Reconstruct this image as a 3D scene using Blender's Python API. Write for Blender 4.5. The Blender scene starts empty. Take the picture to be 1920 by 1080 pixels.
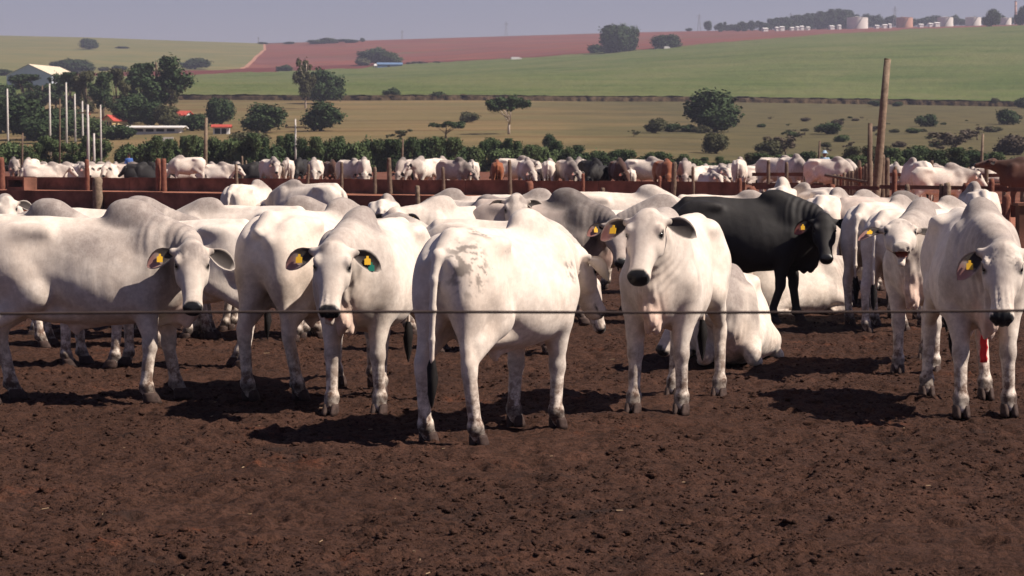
import bpy, math, random
import numpy as np
from mathutils import Vector, Matrix

# ------------------------------------------------------------------ camera, sky, sun, exposure
C = bpy.context.scene.collection
SC = bpy.context.scene
FPX, HOR, CAMZ = 4100.0, 300.0, 1.90            # focal length in photo pixels, horizon row, eye height
cam_d = bpy.data.cameras.new('camera'); cam = bpy.data.objects.new('camera', cam_d); C.objects.link(cam)
cam_d.sensor_width = 36.0; cam_d.lens = FPX / 1920 * 36
cam_d.clip_start = 0.1; cam_d.clip_end = 20000
cam.location = (0, 0, CAMZ)
cam.rotation_euler = (math.radians(90) - math.atan((540 - HOR) / FPX), 0, 0)
cam_d.dof.use_dof = True; cam_d.dof.focus_distance = 18.0; cam_d.dof.aperture_fstop = 9.0
SC.camera = cam

SUN_EL, SUN_AZ = math.radians(46), math.radians(105)   # azimuth clockwise from +Y (north = away from the camera)
world = bpy.data.worlds.new('World'); SC.world = world; world.use_nodes = True
wn, wl = world.node_tree.nodes, world.node_tree.links
for n in list(wn): wn.remove(n)
w_out = wn.new('ShaderNodeOutputWorld'); w_bg = wn.new('ShaderNodeBackground'); w_sky = wn.new('ShaderNodeTexSky')
w_sky.sky_type = 'NISHITA'; w_sky.sun_disc = False
w_sky.sun_elevation = SUN_EL; w_sky.sun_rotation = SUN_AZ
w_sky.altitude = 0; w_sky.air_density = 1.0; w_sky.dust_density = 0.0; w_sky.ozone_density = 2.5
w_mix = wn.new('ShaderNodeMix'); w_mix.data_type = 'RGBA'; w_mix.blend_type = 'MULTIPLY'; w_mix.inputs[0].default_value = 1.0
w_mix.inputs[7].default_value = (0.81, 0.65, 0.78, 1)
wl.new(w_sky.outputs[0], w_mix.inputs[6]); wl.new(w_mix.outputs[2], w_bg.inputs[0]); wl.new(w_bg.outputs[0], w_out.inputs[0])
w_bg.inputs[1].default_value = 0.05
sun_d = bpy.data.lights.new('sun', 'SUN'); sun = bpy.data.objects.new('sun', sun_d); C.objects.link(sun)
sun_d.energy = 5.0; sun_d.angle = math.radians(0.5); sun_d.color = (1.0, 0.885, 0.765)
sdir = Vector((math.sin(SUN_AZ) * math.cos(SUN_EL), math.cos(SUN_AZ) * math.cos(SUN_EL), math.sin(SUN_EL)))
sun.rotation_euler = sdir.to_track_quat('Z', 'Y').to_euler()
SC.view_settings.view_transform = 'Standard'; SC.view_settings.look = 'None'
SC.view_settings.exposure = 0.6; SC.view_settings.gamma = 1.0; SC.view_settings.use_curve_mapping = False
SC.cycles.max_bounces = 6; SC.cycles.diffuse_bounces = 2; SC.cycles.volume_bounces = 0
SC.cycles.volume_max_steps = 64
# ------------------------------------------------------------------ helpers
def tag(o, label=None, cat=None, group=None, kind=None):
    if label: o['label'] = label
    if cat: o['category'] = cat
    if group: o['group'] = group
    if kind: o['kind'] = kind
    return o

def pymesh(name, verts, faces, mat=None, smooth=True):
    me = bpy.data.meshes.new(name)
    me.from_pydata([tuple(v) for v in verts], [], [tuple(f) for f in faces]); me.update()
    if mat: me.materials.append(mat)
    if smooth: me.polygons.foreach_set('use_smooth', [True] * len(me.polygons))
    return me

def npmesh(name, V, Q, mat=None, smooth=True):
    """V (n,3) float, Q (m,4) or (m,3) int -> mesh, fast"""
    me = bpy.data.meshes.new(name); V = np.asarray(V, np.float32); Q = np.asarray(Q, np.int32)
    k = Q.shape[1]; me.vertices.add(len(V)); me.vertices.foreach_set('co', V.ravel())
    me.loops.add(Q.size); me.loops.foreach_set('vertex_index', Q.ravel())
    me.polygons.add(len(Q)); me.polygons.foreach_set('loop_start', np.arange(len(Q), dtype=np.int32) * k)
    me.update(calc_edges=True)
    if smooth: me.polygons.foreach_set('use_smooth', np.ones(len(Q), bool))
    if mat: me.materials.append(mat)
    return me

def link(name, me, parent=None, loc=None, rz=None):
    o = bpy.data.objects.new(name, me); C.objects.link(o)
    if parent is not None: o.parent = parent
    if loc is not None: o.location = loc
    if rz is not None: o.rotation_euler = (0, 0, rz)
    return o

def empty(name, loc=(0, 0, 0), rz=0.0, sc=1.0):
    o = bpy.data.objects.new(name, None); C.objects.link(o); o.location = loc; o.rotation_euler = (0, 0, rz)
    o.scale = (sc, sc, sc); o.empty_display_size = 0.2
    return o

def copy_tree(o, parent=None):
    c = o.copy(); C.objects.link(c)
    if parent is not None: c.parent = parent
    for ch in o.children: copy_tree(ch, c)
    return c

# ---- node helper
class NT:
    def __init__(s, name, rough=0.8, spec=0.3):
        s.m = bpy.data.materials.new(name); s.m.use_nodes = True
        s.n, s.l = s.m.node_tree.nodes, s.m.node_tree.links
        s.b = s.n['Principled BSDF']; s.b.inputs['Roughness'].default_value = rough
        s.b.inputs['Specular IOR Level'].default_value = spec
        s.out = s.n['Material Output']
    def add(s, t, **kw):
        n = s.n.new(t)
        for k, v in kw.items(): setattr(n, k, v)
        return n
    def put(s, sock, v):
        if hasattr(v, 'is_output'): s.l.new(v, sock)
        else: sock.default_value = v
    def coord(s, which='Object'): return s.add('ShaderNodeTexCoord').outputs[which]
    def mapping(s, vec, scale=(1, 1, 1), rot=(0, 0, 0)):
        n = s.add('ShaderNodeMapping'); s.l.new(vec, n.inputs[0]); n.inputs['Scale'].default_value = scale; n.inputs['Rotation'].default_value = rot
        return n.outputs[0]
    def noise(s, vec, scale, detail=4, rough=0.55, dist=0.0, out=0):
        n = s.add('ShaderNodeTexNoise'); s.put(n.inputs['Vector'], vec); n.inputs['Scale'].default_value = scale
        n.inputs['Detail'].default_value = detail; n.inputs['Roughness'].default_value = rough; n.inputs['Distortion'].default_value = dist
        return n.outputs[out]
    def voro(s, vec, scale, out=0, feature='F1'):
        n = s.add('ShaderNodeTexVoronoi', feature=feature); s.put(n.inputs['Vector'], vec); n.inputs['Scale'].default_value = scale
        return n.outputs[out]
    def ramp(s, fac, stops, interp='LINEAR'):
        n = s.add('ShaderNodeValToRGB'); s.put(n.inputs[0], fac); e = n.color_ramp.elements; n.color_ramp.interpolation = interp
        while len(e) < len(stops): e.new(0.5)
        for k, (p, c) in enumerate(stops):
            e[k].position = p; e[k].color = (c, c, c, 1) if not hasattr(c, '__len__') else (*c[:3], 1)
        return n.outputs[0]
    def mix(s, fac, a, b, mode='MIX'):
        n = s.add('ShaderNodeMix', data_type='RGBA', blend_type=mode)
        s.put(n.inputs[0], fac)
        for sock, v in ((n.inputs[6], a), (n.inputs[7], b)):
            if hasattr(v, '__len__') and not hasattr(v, 'is_output'): v = (*v[:3], 1)
            s.put(sock, v)
        return n.outputs[2]
    def math(s, op, a, b=0.0, clamp=False):
        n = s.add('ShaderNodeMath', operation=op, use_clamp=clamp); s.put(n.inputs[0], a); s.put(n.inputs[1], b)
        return n.outputs[0]
    def attr(s, name, out=0, typ='GEOMETRY'):
        n = s.add('ShaderNodeAttribute', attribute_name=name, attribute_type=typ); return n.outputs[out]
    def sep(s, c):
        n = s.add('ShaderNodeSeparateColor'); s.l.new(c, n.inputs[0]); return n.outputs
    def bump(s, h, strength=0.3, dist=0.02, prev=None):
        n = s.add('ShaderNodeBump'); s.put(n.inputs['Height'], h); n.inputs['Strength'].default_value = strength
        n.inputs['Distance'].default_value = dist
        if prev is not None: s.l.new(prev, n.inputs['Normal'])
        return n.outputs[0]
    def base(s, c): s.put(s.b.inputs['Base Color'], c if hasattr(c, 'is_output') else (*c[:3], 1)); return s
    def normal(s, nrm): s.l.new(nrm, s.b.inputs['Normal']); return s

# ---- numpy value noise
_rng = np.random.RandomState(7)
_T = _rng.rand(256, 256).astype(np.float32)
def vnoise(x, y):
    xi = np.floor(x).astype(int); yi = np.floor(y).astype(int); fx = x - xi; fy = y - yi
    fx = fx * fx * (3 - 2 * fx); fy = fy * fy * (3 - 2 * fy)
    a = _T[xi & 255, yi & 255]; b = _T[(xi + 1) & 255, yi & 255]; c = _T[xi & 255, (yi + 1) & 255]; d = _T[(xi + 1) & 255, (yi + 1) & 255]
    return (a * (1 - fx) + b * fx) * (1 - fy) + (c * (1 - fx) + d * fx) * fy
def fbm(x, y, o=4, g=0.5):
    s = 0; a = 1; t = 0
    for k in range(o):
        s = s + a * (vnoise(x * 2 ** k + 17.3 * k, y * 2 ** k + 5.1 * k) - .5) * 2; t += a; a *= g
    return s / t

# ------------------------------------------------------------------ implicit-surface animal modeller
def smin(a, b, k):
    h = np.maximum(k - np.abs(a - b), 0) / k
    return np.minimum(a, b) - h * h * k * 0.25

def hermite(t, ts, vs):
    ts = np.asarray(ts, float); vs = np.asarray(vs, float)
    d = np.gradient(vs, ts); sec = np.diff(vs) / np.diff(ts)
    for i in range(1, len(ts) - 1):
        if sec[i - 1] * sec[i] <= 0: d[i] = 0
        else: d[i] = np.sign(d[i]) * min(abs(d[i]), 3 * abs(sec[i - 1]), 3 * abs(sec[i]))
    i = np.clip(np.searchsorted(ts, t) - 1, 0, len(ts) - 2)
    h = ts[i + 1] - ts[i]; u = np.clip((t - ts[i]) / h, 0, 1)
    u2, u3 = u * u, u * u * u
    return (2 * u3 - 3 * u2 + 1) * vs[i] + (u3 - 2 * u2 + u) * h * d[i] + (-2 * u3 + 3 * u2) * vs[i + 1] + (u3 - u2) * h * d[i + 1]

class Field:
    def __init__(s, lo, hi, vox):
        s.lo = np.array(lo, float); s.v = vox
        s.n = np.ceil((np.array(hi) - s.lo) / vox).astype(int) + 1
        s.f = np.full(s.n, 0.5, np.float32)
    def _box(s, lo, hi, m):
        a = np.maximum(np.floor((np.array(lo) - m - s.lo) / s.v).astype(int), 0)
        b = np.minimum(np.ceil((np.array(hi) + m - s.lo) / s.v).astype(int) + 1, s.n)
        sl = tuple(slice(a[i], b[i]) for i in range(3))
        g = [s.lo[i] + np.arange(a[i], b[i]) * s.v for i in range(3)]
        return sl, g[0][:, None, None], g[1][None, :, None], g[2][None, None, :]
    def _put(s, sl, d, k, sub=False):
        if sub: s.f[sl] = -smin(-s.f[sl], d, k)
        else: s.f[sl] = smin(s.f[sl], d, k)
    def cone(s, a, b, ra, rb, k=.03, lat=1.0, side=None, sub=False):
        """round cone a-b; lat squeezes it along the side axis"""
        a = np.array(a, float); b = np.array(b, float); R = max(ra, rb)
        sl, X, Y, Z = s._box(np.minimum(a, b) - R, np.maximum(a, b) + R, k + 3 * s.v)
        d = b - a; L2 = d @ d
        px, py, pz = X - a[0], Y - a[1], Z - a[2]
        t = np.clip((px * d[0] + py * d[1] + pz * d[2]) / L2, 0, 1)
        qx, qy, qz = px - t * d[0], py - t * d[1], pz - t * d[2]
        r = ra + (rb - ra) * t
        q2 = qx * qx + qy * qy + qz * qz
        if lat != 1.0:
            e = np.array(side, float); e = e - d * (e @ d) / L2; e /= np.linalg.norm(e)
            w = qx * e[0] + qy * e[1] + qz * e[2]
            q = np.sqrt(q2 + w * w * (1 / lat ** 2 - 1)); g = np.where(q > 1e-6, np.sqrt(q2 - w * w + w * w / lat ** 4) / np.maximum(q, 1e-6), 1)
            D = (q - r) / np.maximum(g, 1)
        else: D = np.sqrt(q2) - r
        s._put(sl, D, k, sub)
    def ell(s, c, r, k=.03, R=None, sub=False):
        c = np.array(c, float); r = np.array(r, float)
        if R is None: R = np.eye(3)
        R = np.array(R); ext = np.sqrt(((R * r[None, :]) ** 2).sum(1))
        sl, X, Y, Z = s._box(c - ext, c + ext, k + 3 * s.v)
        P = [X - c[0], Y - c[1], Z - c[2]]
        Q = [sum(R[i, j] * P[i] for i in range(3)) for j in range(3)]
        q0 = np.sqrt(sum((Q[j] / r[j]) ** 2 for j in range(3))); q1 = np.sqrt(sum((Q[j] / r[j] ** 2) ** 2 for j in range(3)))
        D = q0 * (q0 - 1) / np.maximum(q1, 1e-6)
        D = np.where(q0 < 0.3, -min(r) * 0.6, D)
        s._put(sl, D, k, sub)
    def loft(s, o, ax, up, st, k=.03, n=2.2, egg=0.0):
        """st rows: t, half width, up extent, down extent, optional centre shift along up"""
        o = np.array(o, float); ax = np.array(ax, float); ax /= np.linalg.norm(ax)
        up = np.array(up, float); up = up - ax * (up @ ax); up /= np.linalg.norm(up); sd = np.cross(up, ax)
        st = np.array(st, float); T = st[:, 0]
        m = max(st[:, 1:4].max(), .01)
        p0, p1 = o + ax * T[0], o + ax * T[-1]
        ctr = st[:, 2:3]
        sl, X, Y, Z = s._box(np.minimum(p0, p1) - m, np.maximum(p0, p1) + m, k + 3 * s.v)
        PX, PY, PZ = X - o[0], Y - o[1], Z - o[2]
        t = PX * ax[0] + PY * ax[1] + PZ * ax[2]; u = PX * up[0] + PY * up[1] + PZ * up[2]; w = PX * sd[0] + PY * sd[1] + PZ * sd[2]
        tc = np.clip(t, T[0], T[-1])
        tt = np.linspace(T[0], T[-1], 200)
        f = lambda col: np.interp(tc, tt, hermite(tt, T, st[:, col]))
        W, U, D = np.maximum(f(1), .004), f(2), f(3)
        cc = (U - D) / 2; h = np.maximum((U + D) / 2, .004)
        un = (u - cc) / h
        We = W * (1 - egg * np.clip(un, -1, 1))
        q = (np.abs(w / We) ** n + np.abs(un) ** n) ** (1 / n)
        rr = np.sqrt((u - cc) ** 2 + w * w); 
        R = rr / np.maximum(q, 1e-4); R = np.where(q < 0.15, np.minimum(W, h), R)
        dd = (q - 1) * R
        over = np.maximum(np.maximum(t - T[-1], T[0] - t), 0)
        dd = np.where(over > 0, np.sqrt(np.maximum(dd, 0) ** 2 + over ** 2), dd)
        s._put(sl, dd, k)
    def mesh(s):
        f = s.f; n = f.shape
        c = [f[i:n[0] - 1 + i, j:n[1] - 1 + j, k:n[2] - 1 + k] for i in (0, 1) for j in (0, 1) for k in (0, 1)]
        cnt = sum((x < 0).astype(np.int8) for x in c); act = (cnt > 0) & (cnt < 8)
        idx = np.full(act.shape, -1, np.int32); ii = np.argwhere(act); idx[act] = np.arange(len(ii))
        vals = np.stack([x[act] for x in c], 1)
        offs = np.array([(i, j, k) for i in (0, 1) for j in (0, 1) for k in (0, 1)], float)
        acc = np.zeros((len(ii), 3)); num = np.zeros(len(ii))
        for a in range(8):
            for b in range(a + 1, 8):
                if np.abs(offs[a] - offs[b]).sum() != 1: continue
                va, vb = vals[:, a], vals[:, b]; m = (va < 0) != (vb < 0)
                t = np.where(m, va / np.where(m, va - vb, 1), 0)
                p = offs[a] + t[:, None] * (offs[b] - offs[a]); acc += np.where(m[:, None], p, 0); num += m
        V = s.lo + (ii + acc / num[:, None]) * s.v
        Q = []
        for ax in range(3):
            o1, o2 = [(1, 2), (2, 0), (0, 1)][ax]
            sa = [slice(1, -1)] * 3; sa[ax] = slice(0, n[ax] - 1); sb = list(sa); sb[ax] = slice(1, n[ax])
            A, B = f[tuple(sa)] < 0, f[tuple(sb)] < 0
            for flip, M in ((0, A & ~B), (1, ~A & B)):
                e = np.argwhere(M)
                if not len(e): continue
                e = e + 1; e[:, ax] -= 1
                d1 = np.zeros(3, int); d1[o1] = 1; d2 = np.zeros(3, int); d2[o2] = 1
                q = np.stack([idx[tuple((e - d1 - d2).T)], idx[tuple((e - d2).T)], idx[tuple(e.T)], idx[tuple((e - d1).T)]], 1)
                if flip: q = q[:, ::-1]
                Q.append(q)
        Q = np.concatenate(Q); Q = Q[(Q >= 0).all(1)]
        return V, Q

def unit(v): v = np.array(v, float); return v / np.linalg.norm(v)
def rotm(axis, ang):
    return np.array(Matrix.Rotation(ang, 3, Vector(axis)))
def sstep(a, b, x): t = np.clip((x - a) / (b - a), 0, 1); return t * t * (3 - 2 * t)
# ------------------------------------------------------------------ coats and other animal materials
def coat_material(name, white, grey, dark, muzzle=(0.010, 0.010, 0.012), dirt=(0.10, 0.05, 0.032), sheen=0.12):
    t = NT(name, 0.72, 0.18); oc = t.coord('Object'); rnd = t.add('ShaderNodeObjectInfo').outputs['Random']
    mk = t.sep(t.attr('mk')); mk2 = t.sep(t.attr('mk2'))
    big = t.noise(oc, 2.6, 5, 0.6); fine = t.noise(t.mapping(oc, (40, 40, 9)), 3.0, 3, 0.7)
    c = t.mix(t.ramp(big, [(0.36, 0.0), (0.72, 0.8)]), white, tuple(w * g for w, g in zip(white, (0.90, 0.83, 0.78))))
    gm = t.math('MULTIPLY', mk[0], t.ramp(t.noise(oc, 7, 4, 0.6), [(0.2, 0.75), (0.7, 1.0)]))
    c = t.mix(gm, c, grey)
    # a light roan of dark hairs where the grey is
    rn = t.noise(t.mapping(oc, (1, 1, .5)), 60, 3, 0.8)
    c = t.mix(t.math('MULTIPLY', t.ramp(rn, [(0.45, 0.0), (0.62, 1.0)]), t.math('MULTIPLY', mk[0], 0.22)), c, dark)
    c = t.mix(t.math('MULTIPLY', t.ramp(fine, [(0.35, 1.0), (0.65, 0.0)]), 0.12), c, tuple(x * .6 for x in white))
    c = t.mix(t.math('MULTIPLY', mk[2], 0.75), c, tuple(a * b for a, b in zip(white, (0.95, 0.74, 0.67))))
    spots = t.ramp(t.voro(oc, 26), [(0.10, 1.0), (0.16, 0.0)])
    sp_m = t.ramp(t.noise(oc, 2.1, 3, 0.6), [(0.62, 0.0), (0.68, 0.55)])
    c = t.mix(t.math('MULTIPLY', spots, sp_m), c, dark)
    dn = t.noise(oc, 14, 5, 0.7)
    dirtm = t.math('MULTIPLY', mk2[0], t.ramp(dn, [(0.36, 0.0), (0.58, 1.0)]))
    c = t.mix(dirtm, c, dirt)
    c = t.mix(mk[1], c, dark)
    c = t.mix(mk2[1], c, muzzle)
    c = t.mix(mk2[2], c, (0.42, 0.13, 0.10))
    sm = t.ramp(t.noise(t.mapping(oc, (1, 1, 2.2)), 5.5, 5, 0.72), [(0.54, 0.0), (0.80, 0.26)])
    c = t.mix(t.math('MULTIPLY', sm, t.ramp(t.noise(oc, 1.4, 2), [(0.42, 0.25), (0.60, 1.0)])), c, tuple(x * .52 for x in grey) if sheen else (0.03, 0.022, 0.018))
    t.base(c)
    fold = t.noise(t.mapping(oc, (16, 16, 3.5)), 1.6, 3, 0.55)
    b0 = t.bump(t.noise(t.mapping(oc, (1, 1, .6)), 7, 4, 0.6, 1.2), 0.13, 0.02); b1 = t.bump(fold, 0.08, 0.015, b0); b2 = t.bump(t.noise(t.mapping(oc, (1, 1, .35)), 120, 3, 0.7), 0.12, 0.004, b1)
    t.normal(b2)
    t.put(t.b.inputs['Roughness'], t.math('SUBTRACT', 0.74, t.math('MULTIPLY', mk2[1], 0.40)))
    t.b.inputs['Sheen Weight'].default_value = sheen; t.b.inputs['Sheen Roughness'].default_value = 0.5
    return t.m

WHITE = (0.80, 0.715, 0.63)
M_WHITE = coat_material('white_coat', WHITE, (0.30, 0.255, 0.235), (0.035, 0.028, 0.026))
M_GREY = coat_material('grey_coat', (0.56, 0.48, 0.43), (0.13, 0.115, 0.11), (0.035, 0.03, 0.03))
M_BLACK = coat_material('black_coat', (0.011, 0.0098, 0.0105), (0.006, 0.0055, 0.006), (0.004, 0.004, 0.004), sheen=0.0, dirt=(0.02, 0.013, 0.011))
M_BLACK.node_tree.nodes['Principled BSDF'].inputs['Specular IOR Level'].default_value = 0.45
M_BROWN = coat_material('brown_coat', (0.30, 0.10, 0.045), (0.17, 0.055, 0.03), (0.05, 0.02, 0.015))
M_BRINDLE = coat_material('dark_brown_coat', (0.10, 0.045, 0.032), (0.05, 0.025, 0.02), (0.02, 0.012, 0.01))
def simple(name, col, rough=0.7, spec=0.3, var=0.25, scale=8.0, bump=0.2, bdist=0.01):
    t = NT(name, rough, spec); oc = t.coord('Object'); n = t.noise(oc, scale, 5, 0.6)
    t.base(t.mix(t.ramp(n, [(0.3, 0.0), (0.7, 1.0)]), tuple(c * (1 - var) for c in col), tuple(min(1, c * (1 + var)) for c in col)))
    if bump: t.normal(t.bump(t.noise(oc, scale * 3, 4, 0.65), bump, bdist))
    return t.m
M_HOOF = simple('hoof_horn', (0.055, 0.035, 0.03), 0.75, 0.2, 0.4, 30)
M_EYE = simple('eye_dark', (0.006, 0.004, 0.004), 0.12, 0.6, 0.1, 20, 0)
M_TAIL = simple('tail_hair', (0.012, 0.010, 0.010), 0.8, 0.2, 0.3, 60)
M_TAGY = simple('yellow_tag_plastic', (0.80, 0.46, 0.03), 0.45, 0.4, 0.05, 8, 0)
M_TAGG = simple('green_tag_plastic', (0.012, 0.17, 0.12), 0.45, 0.4, 0.05, 8, 0)
M_HORN = simple('horn', (0.45, 0.38, 0.30), 0.5, 0.4, 0.2, 20)

# ------------------------------------------------------------------ cattle
LEG_DEF = dict(fl=(0, 0), fr=(0, 0), hl=(0, 0), hr=(0, 0))
def cow_parts(vox=.016, ny=0.0, npit=38, nlen=.46, hy=None, hp=-52, hroll=0.0, hump=1.0, dew=1.0, belly=1.0, legs=None,
              lie=False, tail=True, tail_sway=0.0, mouth=0.0, ear_droop=12, ear_fwd=15, grey=1.0, wide=1.0, horn=0.0, sheath=True, seed=1,
              tags='', coat=None, spots=(), wrinkle=0.0, roundrump=1.0):
    """meshes of one animal in its own frame: x forward, y to its left, z up, origin on the ground under the trunk"""
    rnd = random.Random(seed); legs = {**LEG_DEF, **(legs or {})}
    if hy is None: hy = ny
    ny, npit, hy, hp, hroll = map(math.radians, (ny, npit, hy, hp, hroll))
    dz = -0.60 if lie else 0.0
    lo = np.array([-1.35, -.95, -.06]); hi = np.array([1.75, .95, 2.05])
    # head frame
    B = np.array([.62, 0, 1.20 + dz])
    nd = np.array([math.cos(npit) * math.cos(ny), math.cos(npit) * math.sin(ny), math.sin(npit)])
    midn = B + np.array([math.cos(npit * .8) * math.cos(ny * .55), math.cos(npit * .8) * math.sin(ny * .55), math.sin(npit * .85)]) * nlen * .52
    HB = midn + nd * nlen * .55
    f = np.array([math.cos(hp) * math.cos(hy), math.cos(hp) * math.sin(hy), math.sin(hp)])
    s0 = np.array([-math.sin(hy), math.cos(hy), 0.0]); nrm = np.cross(f, s0)          # forehead normal
    Rr = rotm(f, hroll); s0 = Rr @ s0; nrm = Rr @ nrm
    if nrm[2] < 0 and hp > -1.5: s0, nrm = -s0, -nrm
    HO = HB + nrm * .05 + f * .02                                                # poll of the skull
    pts = np.array([HO, HO + f * .6, HB, [-1.05, -.42, 0], [.95, .42, 1.72 + dz]])
    lo = np.array([min(pts[:, 0].min() - .14, -1.08), min(pts[:, 1].min() - .16, -.45), -.05]); hi = np.array([max(pts[:, 0].max() + .14, .95), max(pts[:, 1].max() + .16, .45), max(pts[:, 2].max() + .16, 1.75 + dz)])
    F = Field(lo, hi, vox)
    w = wide * .93 * rnd.uniform(.96, 1.04); rump_d, sag, bel_ = rnd.uniform(-.02, .03), rnd.uniform(-.012, .022), rnd.uniform(-.02, .03); ear_droop += rnd.uniform(-6, 10)
    tors = [(-.90, .05, 1.22, 1.08), (-.87, .12, 1.31, 1.00), (-.80, .175 * w, 1.385, .93), (-.68, .235 * w, 1.445, .87), (-.52, .262 * w, 1.475, .83), (-.36, .275 * w, 1.475, .79),
            (-.18, .285 * w, 1.455, .735), (.0, .305 * w, 1.44, .685 - .02 * belly), (.18, .315 * w, 1.435, .66 - .03 * belly), (.36, .30 * w, 1.44, .65 - .015 * belly),
            (.52, .265 * w, 1.445, .665), (.66, .225 * w, 1.42, .70), (.78, .165 * w, 1.34, .78), (.87, .10 * w, 1.20, .90)]
    tors = [(a_, b_, c_ - rump_d * max(0, min(1, (-a_ - .45) / .35)) - sag * max(0, 1 - abs(a_ - .05) / .45), d_ + bel_ * max(0, 1 - abs(a_ - .1) / .7)) for a_, b_, c_, d_ in tors]
    F.loft((0, 0, 1.08 + dz), (1, 0, 0), (0, 0, 1), [(a, b, c - 1.08, 1.08 - d) for a, b, c, d in tors], k=.02, n=2.25, egg=.10)
    for s in (1, -1):
        F.ell((-.42, s * .225 * w, 1.385 + dz), (.13, .055, .055), k=.10)                       # hook bones
        F.ell((-.86, s * .10, 1.26 + dz), (.05, .04, .05), k=.07)                          # pin bones
        F.ell((-.62, s * .165 * w, 1.14 + dz), (.25, .125 * roundrump, .30), k=.10, R=rotm((0, 1, 0), .12))     # thigh
        F.ell((-.76, s * .13, 1.02 + dz), (.13, .10, .26), k=.09)                         # hams
        F.ell((.56, s * .185 * w, 1.14 + dz), (.145, .10, .29), k=.09, R=rotm((0, 1, 0), -.22))  # shoulder
        F.ell((.44, s * .20 * w, .98 + dz), (.15, .085, .17), k=.08)
        F.ell((.18, s * .20 * w, .95 + dz), (.36, .13, .24), k=.12)                        # ribs
    F.ell((-.12, 0, .72 + dz), (.45, .16, .09), k=.1)
    # spine ridge, tail head
    F.cone((-.70, 0, 1.445 + dz), (.30, 0, 1.425 + dz), .035, .04, k=.10)
    F.cone((-.88, 0, 1.33 + dz), (-.72, 0, 1.42 + dz), .035, .05, k=.09)
    # hump
    hs = hump
    F.ell((.40, 0, 1.44 + dz + .015 * hs), (.22 * (0.7 + .3 * hs), .085 * (.7 + .3 * hs), .125 * hs), k=.11, R=rotm((0, 1, 0), .30))
    F.ell((.33, 0, 1.47 + dz + .03 * hs), (.13 * hs, .07 * hs, .085 * hs), k=.09, R=rotm((0, 1, 0), .2))
    # neck: three tall elliptic cones
    up = np.array([0, 0, 1.0])
    sd1 = unit(np.cross(up, unit(midn - B + np.array([1e-3, 0, 0]))))
    F.cone((.46, 0, 1.20 + dz), B + (midn - B) * .35, .25, .225, k=.11, lat=.66, side=(0, 1, 0))
    F.cone(B - np.array([.04, 0, .0]), midn, .225, .165, k=.10, lat=.66, side=sd1)
    F.cone(midn, HB - f * .0 - nrm * .03, .168, .130, k=.09, lat=.74, side=s0)
    F.cone(np.array([.42, 0, 1.45 + dz]), midn + np.array([0, 0, .10]), .10, .07, k=.11)             # crest
    # dewlap: a thin hanging sheet from the throat to the brisket
    if dew > 0 and not lie:
        th = HO + f * .22 - nrm * .13
        p1 = midn + np.array([0, 0, -.17]); p2 = np.array([.80, 0, .98 + dz]); p3 = np.array([.76, 0, .78 + dz]); p4 = np.array([.55, 0, .66 + dz])
        p1[1] *= .8
        sdd = unit(np.cross(up, unit(th - p2 + np.array([1e-3, 0, 0]))))
        F.cone(th, p1, .035, .06, k=.06, lat=.45, side=sdd)
        F.cone(p1, p2, .07, .11 * dew, k=.07, lat=.34, side=sdd)
        F.cone(p2, p3, .11 * dew, .12 * dew, k=.07, lat=.36, side=(0, 1, 0))
        F.cone(p3, p4, .12 * dew, .06 * dew, k=.06, lat=.34, side=(0, 1, 0))
        for j, (xx, zz, r) in enumerate(((.84, .72, .05), (.80, .665, .045), (.72, .65, .04), (.86, .80, .05))):
            F.ell((xx, .022 * (-1) ** j, zz + (1 - dew) * .12 + dz), (r, .030, r * 1.25), k=.03)
    # legs
    foot = {}
    if not lie:
        for nm, s in (('fl', 1), ('fr', -1)):
            dx, dy = legs[nm]; y = s * .165
            el = np.array([.46 + dx * .12, s * .185, .80]); kn = np.array([.545 + dx * .55, y + dy * .6, .475]); ft = np.array([.54 + dx * .93, y + dy * .95, .135]); hf = np.array([.565 + dx, y + dy, .055])
            F.cone((.55, s * .17, 1.02), el + [0, 0, .03], .13, .118, k=.07)
            F.cone(el, kn + [0, 0, .07], .112, .062, k=.05, lat=.85, side=(0, 1, 0))
            F.cone(el + [.05, 0, -.02], kn + [0, 0, .12], .085, .056, k=.05)
            F.ell(kn, (.067, .063, .080), k=.035)
            F.cone(kn - [0, 0, .04], ft + [0, 0, .04], .051, .044, k=.03)
            F.cone(kn - [.018, 0, .05], ft + [-.022, 0, .03], .033, .031, k=.02)
            F.ell(ft, (.058, .058, .052), k=.025); F.ell(ft + [-.045, 0, -.02], (.024, .03, .024), k=.02)
            F.cone(ft, hf + [0, 0, .02], .050, .054, k=.025)
            foot[nm] = (hf, s)
        for nm, s in (('hl', 1), ('hr', -1)):
            dx, dy = legs[nm]; y = s * .165
            stf = np.array([-.42 + dx * .15, s * .19, .88]); hk = np.array([-.79 + dx * .6, y + dy * .6, .545]); ft = np.array([-.735 + dx * .95, y + dy * .95, .14]); hf = np.array([-.70 + dx, y + dy, .055])
            F.cone((-.60, s * .17, 1.10), stf, .165, .125, k=.08, lat=.75, side=(0, 1, 0))
            F.cone((-.72, s * .15, .98), hk + [.06, 0, .20], .125, .072, k=.08, lat=.7, side=(0, 1, 0))
            F.cone(stf, hk + [.02, 0, .06], .125, .060, k=.07, lat=.78, side=(0, 1, 0))
            F.cone((-.80 + dx * .2, s * .14, .86), hk + [-.035, 0, .03], .050, .032, k=.05)   # tendon above the hock
            F.ell(hk + [0, 0, .0], (.068, .054, .082), k=.03); F.ell(hk + [-.045, 0, .035], (.026, .026, .034), k=.025)
            F.cone(hk - [0, 0, .05], ft + [0, 0, .04], .053, .045, k=.03, lat=.9, side=(0, 1, 0))
            F.cone(hk - [.025, 0, .05], ft + [-.024, 0, .03], .033, .031, k=.02)
            F.ell(ft, (.059, .057, .053), k=.025); F.ell(ft + [-.045, 0, -.02], (.024, .03, .024), k=.02)
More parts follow.
